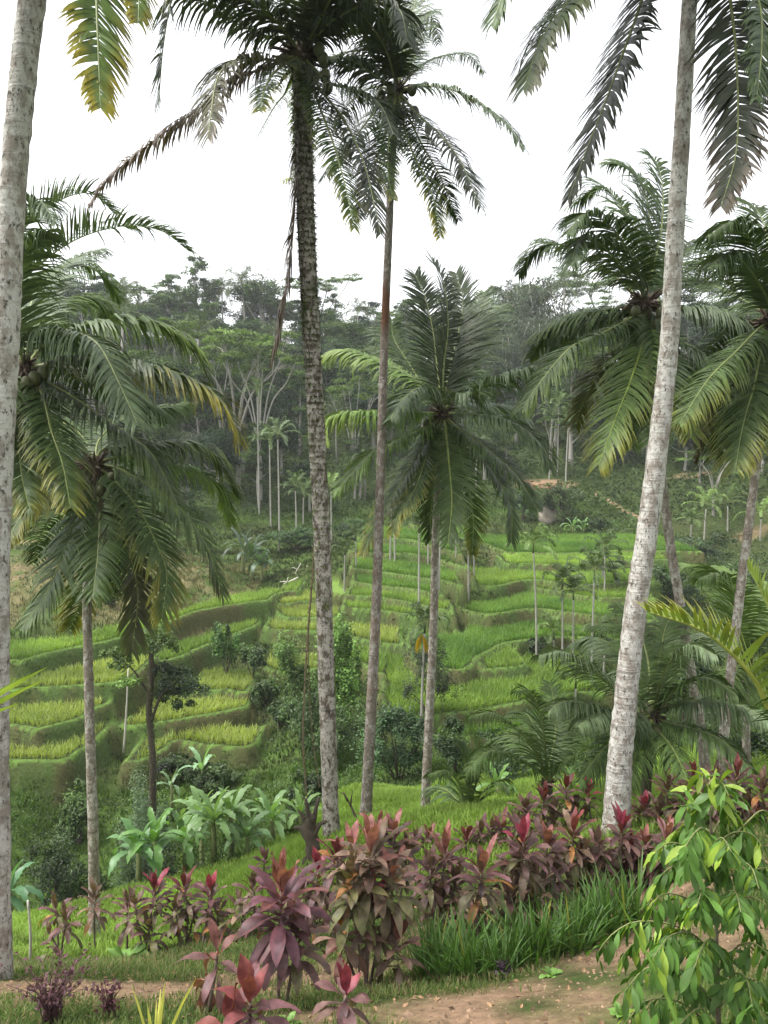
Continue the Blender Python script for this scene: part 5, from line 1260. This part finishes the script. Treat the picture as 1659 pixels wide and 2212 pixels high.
cordyline('big cordyline with tall salmon-pink upright leaves, left of the largest one', 606, 2205, 6.7, [(607, 1925, dict(n=34, L=.42, W=.115, top=SAL*1.05, topn=6, depth=.42, mid=np.array([.10,.04,.055]), low=np.array([.12,.065,.06]))), (640, 2010, dict(n=18, L=.34, W=.10, topn=1, depth=.3))])
cordyline('largest cordyline in the middle of the view, wide tiers of olive and pink leaves', 790, 2135, 7.6, [(800, 1840, dict(n=34, L=.44, W=.11, top=SAL, topn=6, depth=.4, mid=PURG)), (760, 1895, dict(n=24, L=.38, W=.1, top=PURG, mid=OLV, depth=.35)), (845, 1890, dict(n=24, L=.40, W=.1, top=SAL, topn=2, mid=PURG)), (805, 1950, dict(n=26, L=.38, W=.1, top=PNK, topn=3, depth=.4, mid=PURG)), (740, 2010, dict(n=14, L=.36, W=.1, top=ORG, mid=PURG, low=SAL*.8, topn=2, depth=.2)), (860, 2030, dict(n=16, L=.34, top=SAL*.8, mid=PURG, low=PURG, depth=.3))])
cordyline('cordyline with one big isolated pink leaf and a sparse head, in the foreground at left', 460, 2195, 6.4, [(470, 2055, dict(n=9, L=.32, W=.08, top=SAL*.7, mid=PUR*1.2, low=PURG, depth=.2)), (445, 2110, dict(n=3, L=.3, W=.14, top=SAL*.8, topn=3, depth=.03, spread=1.6))])
cordyline('foreground cordyline cut by the lower edge, tall wine-red upright leaves', 535, 2290, 5.0, [(540, 2165, dict(n=15, L=.34, W=.10, top=RED_*1.1, topn=4, mid=PUR*1.3, low=PUR*1.4, depth=.14)), (500, 2215, dict(n=9, L=.3, W=.09, top=RED_, depth=.1))])
cordyline('small foreground cordyline with one pink heart, near the lower edge right of centre', 742, 2250, 5.6, [(748, 2150, dict(n=13, L=.29, W=.085, top=PNK*.8, topn=2, mid=PUR*1.1, low=PURG, depth=.1))])
for lb, u, vb, Y, hd in [
 ('bare-stemmed cordyline at far left with a thin brownish head', 118, 2062, 11.6, [(122, 1968, dict(n=12, depth=.12, L=.36, **D_))]),
 ('small cordyline with drooping brown head, second from the left', 139, 2072, 11.0, [(142, 1990, dict(n=12, depth=.15, **D_)), (108, 2020, dict(n=8, L=.25, **D_))]),
 ('cordyline with spreading brownish head in front of the lower left palm trunk', 203, 2040, 12.0, [(205, 1940, dict(n=18, L=.36, depth=.3, low=PURG, mid=PURG, top=PURG))]),
 ('cordyline with bright pink topknot, left of three in a bunch', 312, 2060, 11.0, [(335, 1920, dict(n=24, top=PNK*.9, topn=4, depth=.35)), (292, 1955, dict(n=16, **G_)), (320, 2000, dict(n=14, **D_))]),
 ('cordyline with broad reddish-brown head, middle of the left bunch', 397, 2045, 11.0, [(398, 1915, dict(n=24, top=RED_, topn=5, depth=.4)), (378, 1965, dict(n=16, **G_)), (415, 1985, dict(n=16, **D_))]),
 ('cordyline with magenta streak and narrow top, right of the left bunch', 452, 2050, 10.6, [(455, 1925, dict(n=24, top=PNK*1.1, topn=3, depth=.4)), (470, 1975, dict(n=18, **D_))]),
 ('thin dark cordyline with one stiff head behind the left bunch', 272, 2050, 11.6, [(275, 1960, dict(n=14, **D_))]),
 ('small purple cordyline beneath the banana grove', 578, 1985, 12.5, [(572, 1855, dict(n=14, L=.26, mid=PUR*1.2, low=PUR, top=PUR*1.5))]),
 ('cordyline behind the salmon-pink one, dark drooping head', 545, 2040, 10.4, [(548, 1915, dict(n=22, depth=.35, **D_)), (520, 1960, dict(n=16, **G_))]),
 ('dark cordyline half hidden between the two biggest ones, crimson top', 690, 2050, 9.6, [(688, 1880, dict(n=24, top=PNK*.8, topn=4, depth=.35)), (655, 1920, dict(n=16, **D_)), (700, 1950, dict(n=18, **D_))]),
 ('cordyline crowded behind the largest one at its upper left', 735, 2020, 9.3, [(728, 1850, dict(n=24, top=RED_, topn=4)), (760, 1830, dict(n=20, **S_))]),
 ('cordyline with dusty pink crest, directly behind the largest one', 850, 2000, 9.6, [(850, 1800, dict(n=26, top=SAL, topn=5, depth=.35)), (880, 1840, dict(n=20, **D_)), (820, 1790, dict(n=18, **S_))]),
 ('cordyline with long pink upright leaves above the left end of the strappy clumps', 958, 2040, 8.8, [(962, 1845, dict(n=28, L=.37, top=SAL*1.05, topn=5, depth=.38)), (930, 1880, dict(n=20, **D_)), (985, 1900, dict(n=22, **G_)), (950, 1950, dict(n=20, **D_))]),
 ('cordyline with a single tall pink blade, in the strappy clumps left part', 1040, 2060, 8.2, [(1042, 1880, dict(n=24, L=.38, W=.09, top=SAL*1.1, topn=3, mid=PUR, depth=.28)), (1025, 1960, dict(n=14, **D_)), (1050, 1990, dict(n=8, L=.28, top=SAL*.7, mid=SAL*.5))]),
 ('cordyline with wide olive and purple head, centre of the right hedge front', 1135, 2040, 8.4, [(1130, 1820, dict(n=26, L=.36, top=PNK*.9, topn=4)), (1120, 1880, dict(n=28, L=.40, W=.1, **G_)), (1155, 1920, dict(n=22, L=.36, **G_)), (1105, 1930, dict(n=18, **D_))]),
 ('cordyline with pinkish grey head right of the hedge front centre', 1185, 2020, 8.8, [(1182, 1825, dict(n=26, top=SAL, topn=4)), (1200, 1880, dict(n=22, **D_)), (1180, 1930, dict(n=20, **G_))]),
 ('cordyline with orange-red centre above the yellowing leaf', 1240, 2010, 9.0, [(1238, 1800, dict(n=26, top=RED_*1.2, topn=3, mid=PURG)), (1260, 1850, dict(n=24, **G_)), (1225, 1880, dict(n=20, **G_)), (1265, 1905, dict(n=14, low=YEL*.7, mid=OLV, top=OLV))]),
 ('cordyline with dark full head beside the foot of the big leaning trunk, left side', 1290, 2000, 9.2, [(1290, 1830, dict(n=26, **D_)), (1310, 1880, dict(n=24, **D_)), (1280, 1900, dict(n=20, **G_))]),
 ('cordyline with pink leaves in front of the big leaning trunk foot', 1345, 1990, 9.4, [(1345, 1790, dict(n=26, top=PNK*.8, topn=3)), (1360, 1840, dict(n=26, top=RED_, topn=3)), (1330, 1880, dict(n=22, **D_)), (1372, 1890, dict(n=20, **D_))]),
 ('cordyline right of the big leaning trunk foot with hanging orange leaf', 1395, 1980, 9.2, [(1392, 1830, dict(n=24, **S_)), (1400, 1890, dict(n=22, **D_)), (1375, 1925, dict(n=14, low=ORG*.6, mid=PURG, top=PURG))]),
 ('low cordyline behind the hedge front, left of the rear row', 1010, 1930, 12.0, [(1008, 1815, dict(n=22, top=RED_*.8, topn=3)), (1040, 1800, dict(n=20, **D_))]),
 ('rear-row cordyline with ruddy upright tip behind the central palm foot', 925, 1900, 12.5, [(925, 1810, dict(n=20, top=SAL*.8, topn=3)), (900, 1820, dict(n=16, **D_))]),
 ('rear-row cordyline with compact purple head, right of the small young palm', 1085, 1900, 12.0, [(1085, 1790, dict(n=22, top=SAL*.7, topn=3)), (1062, 1815, dict(n=18, **D_))]),
 ('rear-row cordyline between the hedge centre and the young palm', 1135, 1870, 12.0, [(1135, 1745, dict(n=24, **D_)), (1115, 1780, dict(n=18, **D_))]),
 ('tall rear-row cordyline with brown head behind the hedge centre', 1172, 1850, 12.4, [(1175, 1725, dict(n=24, top=RED_*.8, topn=3)), (1195, 1760, dict(n=20, **G_))]),
 ('rear-row cordyline with narrow dark topknot', 1225, 1840, 12.6, [(1222, 1705, dict(n=20, top=RED_*.7, topn=3)), (1240, 1750, dict(n=18, **G_))]),
 ('thin rear-row cordyline with vivid pink top left of the big leaning trunk', 1268, 1830, 12.6, [(1272, 1705, dict(n=12, L=.26, top=PNK*1.2, topn=6)), (1262, 1760, dict(n=14, **G_))]),
 ('cordyline right behind the big leaning trunk, crimson tuft', 1395, 1850, 12.0, [(1392, 1745, dict(n=20, top=PNK*.8, topn=3)), (1380, 1790, dict(n=18, **D_))]),
 ('cordyline beside the dark palm stem, olive-brown head', 1440, 1850, 11.6, [(1442, 1700, dict(n=24, top=PURG, mid=PURG, low=OLV)), (1425, 1750, dict(n=20, **D_)), (1455, 1770, dict(n=18, **S_))]),
 ('cordyline left of the thin trunks with dark red crest above the sapling', 1500, 1840, 11.4, [(1498, 1680, dict(n=26, top=RED_, topn=5)), (1480, 1720, dict(n=22, **D_)), (1515, 1740, dict(n=20, top=PNK*.7, topn=3))]),
 ('cordyline behind the sapling tip, purple head', 1545, 1840, 11.2, [(1545, 1690, dict(n=24, **D_)), (1530, 1740, dict(n=20, **S_))]),
 ('cordyline right of the sapling tip with maroon crest', 1590, 1840, 11.2, [(1592, 1680, dict(n=26, top=RED_*.9, topn=4)), (1580, 1730, dict(n=22, **D_)), (1610, 1740, dict(n=18, **D_))]),
 ('rightmost cordyline at the edge of the view', 1645, 1840, 11.0, [(1645, 1705, dict(n=24, **D_)), (1630, 1760, dict(n=22, **S_)), (1655, 1790, dict(n=20, **D_))]),
 ('cordyline low at the right behind the sapling leaves', 1450, 1950, 9.2, [(1440, 1810, dict(n=24, **S_)), (1465, 1850, dict(n=22, **D_)), (1425, 1880, dict(n=20, **D_))]),
]: cordyline(lb, u, vb, Y, hd)

# ------------------------------------------------------------------ strappy clumps in front of the hedge
def strap_proto(seed, n=44, L=.62, W=.022, col=(.075, .15, .03)):
    r = np.random.default_rng(seed); g = Geo()
    for i in range(n):
        a = r.uniform(0, 6.28); e = r.uniform(.75, 1.5); d = np.array([math.cos(a) * math.cos(e), math.sin(a) * math.cos(e), math.sin(e)])
        c = np.array(col) * r.uniform(.7, 1.35); c = np.array([.32, .30, .05]) if r.random() < .03 else c
        b = (r.normal(0, .07), r.normal(0, .05), -.03); side = nrm(np.cross(d, [0, 0, 1.0])); pos = np.array(b); dd = d.copy(); V = []; l = L * r.uniform(.6, 1.12); k = 7; ar = r.choice([.25, .5, 1.3], p=[.5, .35, .15])
        for j in range(k + 1):
            t = j / k; w = W * np.interp(t, [0, .1, .7, 1], [.6, 1, .8, .04]) * .5; un = nrm(np.cross(side, dd))
            V += [pos + side * w + un * w * .5, pos, pos - side * w + un * w * .5]; pos = pos + dd * l / k; dd = nrm(dd + np.array([0, 0, -1.]) * ar * .22 * (.2 + t * 1.4))
        Q = []
        for j in range(k): q = j * 3; Q += [(q, q + 1, q + 4, q + 3), (q + 1, q + 2, q + 5, q + 4)]
        g.add(V, Q, None, c)
    return g
SPOTS = [(925,2095,7.7),(948,2075,7.9),(972,2108,7.5),(998,2085,7.7),(1022,2110,7.4),(1050,2088,7.6),(1078,2105,7.3),(1105,2080,7.5),(1132,2062,7.7),(1160,2078,7.5),(1190,2060,7.6),(1218,2040,7.8),(1248,2048,7.6),(1278,2030,7.8),(1308,2018,7.9),(1338,2008,8.0),(1000,2050,8.2),(1060,2045,8.1),(1120,2030,8.2),(1240,2015,8.3),(1170,2030,8.2),(940,2040,8.4),(1370,1990,8.1),(1290,2000,8.3)]
protos = []
ordn = ['leftmost', 'second', 'third', 'fourth', 'fifth', 'sixth', 'seventh', 'eighth', 'ninth', 'tenth', 'eleventh', 'twelfth', 'thirteenth', 'fourteenth', 'fifteenth', 'sixteenth', 'seventeenth', 'eighteenth', 'nineteenth', 'twentieth', 'twenty-first', 'twenty-second', 'twenty-third', 'rightmost']
for i, (u, v, Y) in enumerate(sorted(SPOTS)):
    P = at(u, v, Y); P[2] = float(gz(P[0], P[1])); lb = f'strappy green iris clump before the hedge, {ordn[i]} of the row counted from the left' if 0 < i < 23 else f'strappy green iris clump before the hedge, {ordn[i]} of the row'
    if i < 4:
        root = thing('iris_clump', P, lb, 'plant', 'strappy iris clumps in front of the hedge'); strap_proto(i).build('leaves', M_LEAF, root); protos.append(root)
    else: root = copy_tree(protos[i % 4], P, rng.uniform(0, 6.28), float(rng.uniform(.85, 1.15)), lb)
# variegated strap plant at the lower edge, stiff leaf tips at the left edge
def spiky(label, u, v, Y, tips, W, col, col2, name='spider_plant', L_=None):
    P = at(u, v, Y); zg = float(gz(P[0], P[1])); root = thing(name, [P[0], P[1], zg], label, 'plant'); O = np.array([P[0], P[1], zg])
    if P[2] - zg > .3:
        g = Geo(); tube(g, catmull([(0.03, 0, -.1), (0, .03, (P[2] - zg) * .5), (0, 0, P[2] - zg)], 24), .045, (.3, .26, .2), k=9, wob=.1); g.build('stem', M_STEM, root)
    for i, (tu, tv, dy) in enumerate(tips):
        q = at(tu, tv, Y + dy) - O; b = P - O; mid = (q + b) / 2 + [0, 0, .08 * np.linalg.norm(q - b)]
        C = catmull([b, mid, q], 12); T = nrm(np.gradient(C, axis=0)); S = nrm(np.cross(T, [0, .6, 1.0])); U = np.cross(S, T); g = Geo(); V = []; CC = []
        for j in range(12):
            w = W * np.interp(j / 11, [0, .3, .8, 1], [.7, 1, .75, .05]) * .5
            for s_, c_ in ((1, col), (.45, col2), (0, col), (-.45, col2), (-1, col)): V.append(C[j] + S[j] * w * s_ + U[j] * w * abs(s_) * .45); CC.append(c_)
        Q = [(j * 5 + k, j * 5 + k + 1, j * 5 + k + 6, j * 5 + k + 5) for j in range(11) for k in range(4)]
        g.add(V, Q, None, np.array(CC)); g.build('leaf', M_LEAF, root)
spiky('small plant with yellow strap leaves poking up at the lower edge', 335, 2330, 5.0, [(284,2128,0),(318,2168,-.1),(338,2160,.1),(357,2118,0),(347,2135,.2),(424,2112,0),(300,2230,-.3),(400,2240,-.3)], .026, (.42,.42,.08), (.55,.52,.14))
spiky('stiff yellow-striped sword leaves reaching in from the left edge', -190, 1690, 3.0, [(102,1441,0),(97,1468,.1),(55,1490,.05),(40,1520,-.2),(-60,1400,.2),(-150,1380,.1),(-300,1420,0),(-350,1550,0),(-200,1400,-.3)], .05, (.13,.22,.04), (.30,.34,.08), 'sword_leaf_plant')
# pebbles, clods and fallen leaves on the bare soil
g = Geo(); r_ = np.random.default_rng(31); n = 9000; x = r_.uniform(-5, 5, n); y = r_.uniform(4.8, 11, n); k = soil_amount(x, y) + r_.normal(0, .25, n) > .45; x, y = x[k], y[k]; n = len(x)
s_ = r_.lognormal(-4.7, .55, n); o8 = np.array([(1,0,0),(0,1,0),(-1,0,0),(0,-1,0),(0,0,.7),(0,0,-.7)]); P0 = np.stack([x, y, gz(x, y) + s_ * .2], 1)
V = P0[:, None] + o8[None] * s_[:, None, None] * r_.uniform(.6, 1.3, (n, 6, 1)); F8 = np.array([(0,1,4),(1,2,4),(2,3,4),(3,0,4),(1,0,5),(2,1,5),(3,2,5),(0,3,5)])
g.add(V.reshape(-1, 3), None, (np.arange(n)[:, None, None] * 6 + F8[None]).reshape(-1, 3), np.repeat(np.array([.22,.145,.095]) * r_.uniform(.4, 1.3, (n, 1)), 6, 0))
x = r_.uniform(-6, 6, 1100); y = r_.uniform(5, 12, 1100); leaves(g, np.stack([x, y, gz(x, y) + .012], 1), .07, (.16,.10,.055), up=3, r=r_, cvar=.6)
stuff(g.build('soil_litter', M_STEM, smooth=False), 'small clods and dry leaf litter on the bare path', 'litter')
# long arching blade in the lower right
o_b = at(1490, 2290, 4.2); g = Geo(); C = catmull([at(1490,2290,4.2), at(1440,2150,4.2), at(1382,2030,4.2), at(1330,1930,4.15)], 26) - o_b
T = nrm(np.gradient(C, axis=0)); S = nrm(np.cross(T, [0, 1, 0.2])); V = []; CC = []
for j in range(26):
    w = .014 * np.interp(j / 25, [0, .4, 1], [1, .8, .12])
    V += [C[j] + S[j] * w + [0, -.006, 0], C[j], C[j] - S[j] * w + [0, -.006, 0]]; CC += [(.16,.28,.05), (.26,.40,.10), (.16,.28,.05)]
g.add(V, [(j*3+k, j*3+k+1, j*3+k+4, j*3+k+3) for j in range(25) for k in range(2)], None, np.array(CC)); o = g.build('grass_blade', M_LEAF); o.location = o_b; tag(o, 'single long bright blade slanting across the sapling at lower right', 'leaf')

# ------------------------------------------------------------------ sapling with hanging leaves, lower right
def sapling():
    Y = 4.7; r = np.random.default_rng(4); P = at(1556, 2330, Y); P[2] = float(gz(P[0], P[1])); root = thing('sapling', P, 'leafy sapling with hanging glossy green leaves filling the lower right corner', 'tree')
    def q(u, v, dy=0.): return at(u, v, Y + dy) - P
    g = Geo(); tube(g, catmull([(0, 0, -.1), q(1552, 2212), q(1548, 2050), q(1545, 1900), q(1535, 1780), q(1528, 1690)], 40), np.linspace(.022, .004, 40), (.17, .14, .10), k=8, wob=.06); g.build('trunk', M_STEM, root)
    tw = [  # branches: traced points, depth swing
     ([(1530,1760),(1500,1745),(1470,1740)],-.1),([(1530,1760),(1560,1725),(1590,1760)],.1),([(1528,1700),(1520,1672),(1512,1668)],0),([(1528,1700),(1545,1680),(1560,1700)],.1),([(1532,1740),(1555,1690),(1575,1720)],-.2),([(1530,1730),(1505,1710),(1485,1740)],.2),
     ([(1545,1880),(1500,1840),(1450,1820),(1415,1840)],-.3),([(1545,1880),(1490,1860),(1440,1880),(1405,1920)],.2),([(1545,1830),(1580,1800),(1620,1800),(1650,1830)],-.2),([(1545,1850),(1600,1830),(1650,1860),(1690,1910)],.3),
     ([(1540,1800),(1500,1780),(1465,1790),(1440,1820)],.3),([(1540,1800),(1560,1770),(1600,1770),(1630,1800)],.4),([(1545,1900),(1520,1850),(1500,1840),(1485,1870)],-.5),([(1545,1900),(1580,1860),(1620,1870),(1640,1920)],-.5),
     ([(1548,2000),(1500,1950),(1440,1930),(1400,1960)],-.3),([(1548,2000),(1490,1960),(1460,1970),(1430,2010)],.4),([(1548,2000),(1600,1940),(1650,1950),(1690,2000)],-.3),([(1548,2020),(1590,1970),(1620,1980),(1640,2030)],.3),
     ([(1550,2100),(1480,2010),(1380,1990),(1320,2020),(1290,2060)],-.2),([(1550,2100),(1460,2030),(1380,2030),(1335,2080)],.1),([(1550,2080),(1500,2020),(1450,2020),(1410,2070)],-.5),([(1550,2100),(1600,2040),(1650,2050),(1680,2110)],-.4),
     ([(1552,2180),(1480,2100),(1400,2090),(1350,2140)],-.4),([(1552,2180),(1500,2120),(1450,2130),(1410,2180)],.2),([(1552,2180),(1600,2120),(1640,2120),(1670,2170)],.2),([(1552,2180),(1580,2110),(1610,2110),(1625,2170)],-.6),
     ([(1553,2240),(1480,2170),(1400,2160),(1350,2210)],-.3),([(1553,2250),(1600,2180),(1650,2190),(1680,2240)],-.3),([(1545,1860),(1540,1830),(1560,1810),(1580,1840)],-.6),([(1548,1980),(1540,1930),(1520,1920),(1505,1960)],-.7),([(1548,1980),(1570,1930),(1590,1930),(1600,1970)],-.7),
     ([(1550,2080),(1540,2030),(1520,2040),(1500,2090)],-.7),([(1553,2250),(1520,2180),(1480,2200),(1450,2250)],-.6),([(1545,1830),(1520,1790),(1500,1800),(1480,1830)],-.6),([(1545,1850),(1610,1780),(1650,1750),(1680,1790)],.2),([(1545,1900),(1620,1880),(1670,1880),(1710,1940)],0)]
    gl = Geo()
    for pts, dy in tw:
        n = len(pts); C = catmull([q(u, v, dy * i / (n - 1)) for i, (u, v) in enumerate(pts)], 16)
        g = Geo(); tube(g, C, np.linspace(.008, .0025, 16), (.16, .17, .07), k=5); g.build('branch', M_STEM, root)
        L2 = np.linalg.norm(np.diff(C, axis=0), axis=1).sum(); k = max(8, int(L2 / .020)); top = pts[0][1] < 1790
        for j in range(k):
            t = .22 + .8 * j / k; i = min(int(t * 15), 15); sd = 1 if j % 2 else -1; T = C[min(i + 1, 15)] - C[max(i - 1, 0)]; T = nrm(T); S = nrm(np.cross(T, [0, 0, 1.]))
            d = nrm(S * sd * .45 + T * .35 + np.array([0, 0, -.75 + (.9 if top and r.random() < .5 else 0)]) + r.normal(0, .2, 3))
            new = r.random() < (.45 if top else .14); col = np.array([.20, .29, .035]) if new else np.array([.075, .155, .025]) * r.uniform(.75, 1.25)
            l = r.uniform(.10, .185); cleaf(gl, C[i], d, l, l * .29, col, col * 1.05, r, arch=.9, n=6, fold=.22, roll=r.normal(0, .6))
    gl.build('foliage', M_LEAF, root)
sapling()
# ------------------------------------------------------------------ small things
def twiggy(label, u, vb, Y, wpx, hpx, col, leafcol, n, name='shrub', seed=1, lsize=.05):
    r = np.random.default_rng(seed); P = at(u, vb, Y); P[2] = float(gz(P[0], P[1])); m = Y / F0; root = thing(name, P, label, 'shrub'); g = Geo(); gl = Geo()
    for i in range(n):
        a = r.uniform(0, 6.28); R_ = r.uniform(.2, 1) * wpx * m / 2; e = np.array([math.cos(a) * R_, math.sin(a) * R_ * .7, hpx * m * r.uniform(.5, 1)])
        C = catmull([(r.normal(0, .05), 0, -.05), e * [.35, .35, .6], e], 10); tube(g, C, np.linspace(.006, .002, 10), col, k=4)
        k = 10; j = r.integers(3, 10, k); leaves(gl, C[j] + r.normal(0, .02, (k, 3)), lsize, leafcol, r=r, asp=.55)
    g.build('stem', M_STEM, root, smooth=False); gl.build('foliage', M_CORD, root, smooth=False)
twiggy('sparse purple twiggy shrub in the lower left corner', 110, 2240, 6.2, 260, 160, (.09,.05,.05), (.10,.045,.055), 42, seed=3, lsize=.045)
twiggy('small sparse purple shrub left of the yellow strap plant', 235, 2215, 6.3, 110, 100, (.09,.05,.05), (.10,.04,.05), 16, seed=4, lsize=.045)
twiggy('little dark purple plant in front of the strappy clumps', 1088, 2130, 7.2, 40, 40, (.06,.03,.04), (.055,.03,.05), 12, seed=5)
for u, v, Y, s, lb in [(745,2130,7.6,.13,'bright green seedling at the foot of the largest cordyline'),(270,2070,10.8,.30,'broad-leaved green weed beside the left cordyline bunch'),(1340,2190,5.6,.10,'tiny weed on the bare soil at lower right'),(620,2215,5.9,.1,'tiny bright weed on the path near the lower edge'),(1190,2130,6.9,.1,'weed tuft on the bare soil right of the strappy clumps')]:
    P = at(u, v, Y); P[2] = float(gz(P[0], P[1])); root = thing('weed', P, lb, 'plant'); g = Geo(); r = np.random.default_rng(int(u))
    for i in range(11): a = i * 2.4; e = r.uniform(.2, 1.2); cleaf(g, (0, 0, 0), np.array([math.cos(a) * math.cos(e), math.sin(a) * math.cos(e), math.sin(e)]), s * r.uniform(.8, 1.3), s * .5, np.array([.14,.26,.05]), np.array([.15,.28,.06]), r, .8)
    g.build('leaves', M_LEAF, root)
# dead stump beside the mossy palm
P = at(672, 1838, 13.5); P[2] = float(gz(P[0], P[1])); root = thing('dead_stump', P, 'gnarled dark dead stump with broken snags at the foot of the mossy palm', 'stump'); r = np.random.default_rng(3)
g = Geo(); tube(g, catmull([(0, 0, -.2), (.03, 0, .3), (-.05, .02, .6), (.0, 0, .85)], 14), np.linspace(.17, .08, 14), (.1, .08, .06), k=9, wob=.3); g.build('trunk', M_BARK_DARK, root)
for e in [(-.22, 0, .95), (.14, .05, 1.15), (-.08, -.1, 1.2), (.28, 0, .75), (-.3, .05, .6)]:
    g = Geo(); tube(g, catmull([(0, 0, .45), np.array(e) * .6 + [0, 0, .25], e], 8), np.linspace(.07, .02, 8), (.1, .08, .06), k=6, wob=.3); g.build('branch', M_BARK_DARK, root)
def stick(label, a, b, r0, r1, mat, name='wooden_stake', cat='stake', group=None, extra=()):
    a, b = np.array(a), np.array(b); g = Geo(); tube(g, catmull([a * 0, (b - a) * .5 + [.02, 0, 0], b - a], 10), np.linspace(r0, r1, 10), (.4, .38, .33), k=7, wob=.12)
    for e0, e1 in extra: tube(g, [(b - a) * e0, (b - a) * e0 + np.array(e1) * .5 + [0, 0, .05], (b - a) * e0 + np.array(e1)], [r0 * .7, r0 * .5, r0 * .2], (.4, .38, .33), k=5)
    o = g.build(name, mat); o.location = a; return tag(o, label, cat, group)
stick('thin weathered stake in the grass at far left', at(65, 2078, 11), at(60, 1945, 11), .022, .014, M_DEADWOOD)
stick('thin pale leaning pole before the small creeper-wrapped tree', at(267, 1625, 36), at(277, 1445, 36), .05, .03, M_DEADWOOD, 'bare_pole', 'pole')
stick('bare broken stick left of the reddish trunk foot', at(772, 1775, 16), at(742, 1712, 16.2), .03, .012, M_BARK_DARK, 'dead_branch', 'branch', extra=((.5, (.05, 0, .35)), (.7, (-.15, 0, .2))))
stick('white forked dead branch lying on the lawn left of the mossy trunk', at(612, 1263, 69), at(644, 1247, 69), .10, .05, M_DEADWOOD, 'dead_branch', 'branch', extra=((.25, (.1, 0, .5)), (.65, (.5, 0, -.35)), (.3, (-.7, 0, .05))))
stick('upright bleached dead branch behind the forked one', at(634, 1245, 72), at(650, 1216, 72), .06, .04, M_DEADWOOD, 'dead_branch', 'branch', extra=((.5, (-.5, 0, .2)),))
stick('bleached dead pole leaning near the mossy trunk at the lawn', at(655, 1235, 74), at(664, 1222, 74), .08, .05, M_DEADWOOD, 'dead_branch', 'branch')
stick('fallen pale log slanting in the trees above the bench clearing', at(1290, 990, 112), at(1345, 940, 112), .14, .07, M_DEADWOOD, 'fallen_log', 'log')
# benches of the clearing
for u, v, lb in [(1176, 1040, 'middle wooden bench with plank seat in the red clearing'), (1197, 1038, 'right wooden bench in the red clearing'), (1150, 1037, 'left small wooden bench in the red clearing')]:
    P = at(u, v, 104); P[2] = float(gz(P[0], P[1])); root = thing('wooden_bench', P, lb, 'bench', 'benches in the clearing')
    def box(nm, c, s):
        V = np.array([(x, y, z) for x in (-.5, .5) for y in (-.5, .5) for z in (-.5, .5)]) * s + c
        g = Geo(); g.add(V, [(0,1,3,2),(4,6,7,5),(0,4,5,1),(2,3,7,6),(0,2,6,4),(1,5,7,3)], None, (.4,.25,.15)); g.build(nm, M_WOOD, root, smooth=False)
    box('seat', np.array([0, 0, .62]), np.array([1.5 if u > 1160 else .9, .5, .09]))
    for sx in (-1, 1): box('leg', np.array([sx * (.55 if u > 1160 else .3), 0, .27]), np.array([.12, .42, .6]))
# pale rock face under the overhanging bush and thin waterfall in the ravine
P = at(1185, 1160, 93); P[2] = float(gz(P[0], P[1])) - .5; r = np.random.default_rng(9); g = Geo()
nu, nv = 18, 12; th = np.linspace(.05, 3.1, nv); ph = np.linspace(0, 2 * math.pi, nu, endpoint=False)
V = np.array([[math.sin(a) * math.cos(b) * .9, math.sin(a) * math.sin(b) * .8, 1.3 + 1.6 * math.cos(a)] for a in th for b in ph]); V += noise2(V[:, 0] * 3 + 9, V[:, 2] * 3, 91, 1)[:, None] * V * .35 + r.normal(0, .03, V.shape)
g.add(V, [(i * nu + j, (i + 1) * nu + j, (i + 1) * nu + (j + 1) % nu, i * nu + (j + 1) % nu) for i in range(nv - 1) for j in range(nu)], None, (.4,.36,.3)); o = g.build('rock', plain_mat('pale_rock', (.19,.165,.13), .9, .5, 2.0, bump=.8)); o.location = P; o.scale = (1.35, 1, .75); tag(o, 'pale rock face showing below the overhanging bush above the top terrace', 'rock')
# ------------------------------------------------------------------ damp air of the valley
hz = bpy.data.meshes.new('haze'); x0, x1, y0, y1, z0_, z1_ = -440, 440, -60, 540, -30, 75
hv = [(x, y, z) for x in (x0, x1) for y in (y0, y1) for z in (z0_, z1_)]
hz.from_pydata(hv, [], [(0,1,3,2),(4,6,7,5),(0,4,5,1),(2,3,7,6),(0,2,6,4),(1,5,7,3)])
hm, hn = newmat('haze_air'); pv = N(hn, 'ShaderNodeVolumePrincipled'); pv.inputs['Color'].default_value = (.93, .96, 1, 1); pv.inputs['Density'].default_value = .00032; pv.inputs['Anisotropy'].default_value = .2
ho = N(hn, 'ShaderNodeOutputMaterial'); hn.links.new(pv.outputs[0], ho.inputs['Volume']); hz.materials.append(hm)
hob = bpy.data.objects.new('haze', hz); COL.objects.link(hob); stuff(hob)

# labels of look-alike forest trees: add their order from the left
from collections import defaultdict
by = defaultdict(list)
for o, u in FT: by[o['label']].append((u, o))
ORD = ['leftmost', 'second from left', 'third from left', 'fourth from left', 'fifth from left', 'sixth from left', 'seventh from left', 'eighth from left', 'ninth from left', 'tenth from left']
for lb, L_ in by.items():
    if len(L_) > 1:
        for i, (u, o) in enumerate(sorted(L_, key=lambda q: q[0])): o['label'] = lb + ', ' + ORD[min(i, 9)]
long = [o for o in COL.objects if 'label' in o and len(str(o['label']).split()) > 15]
for o in long: print('LONG', o.name, o['label'])
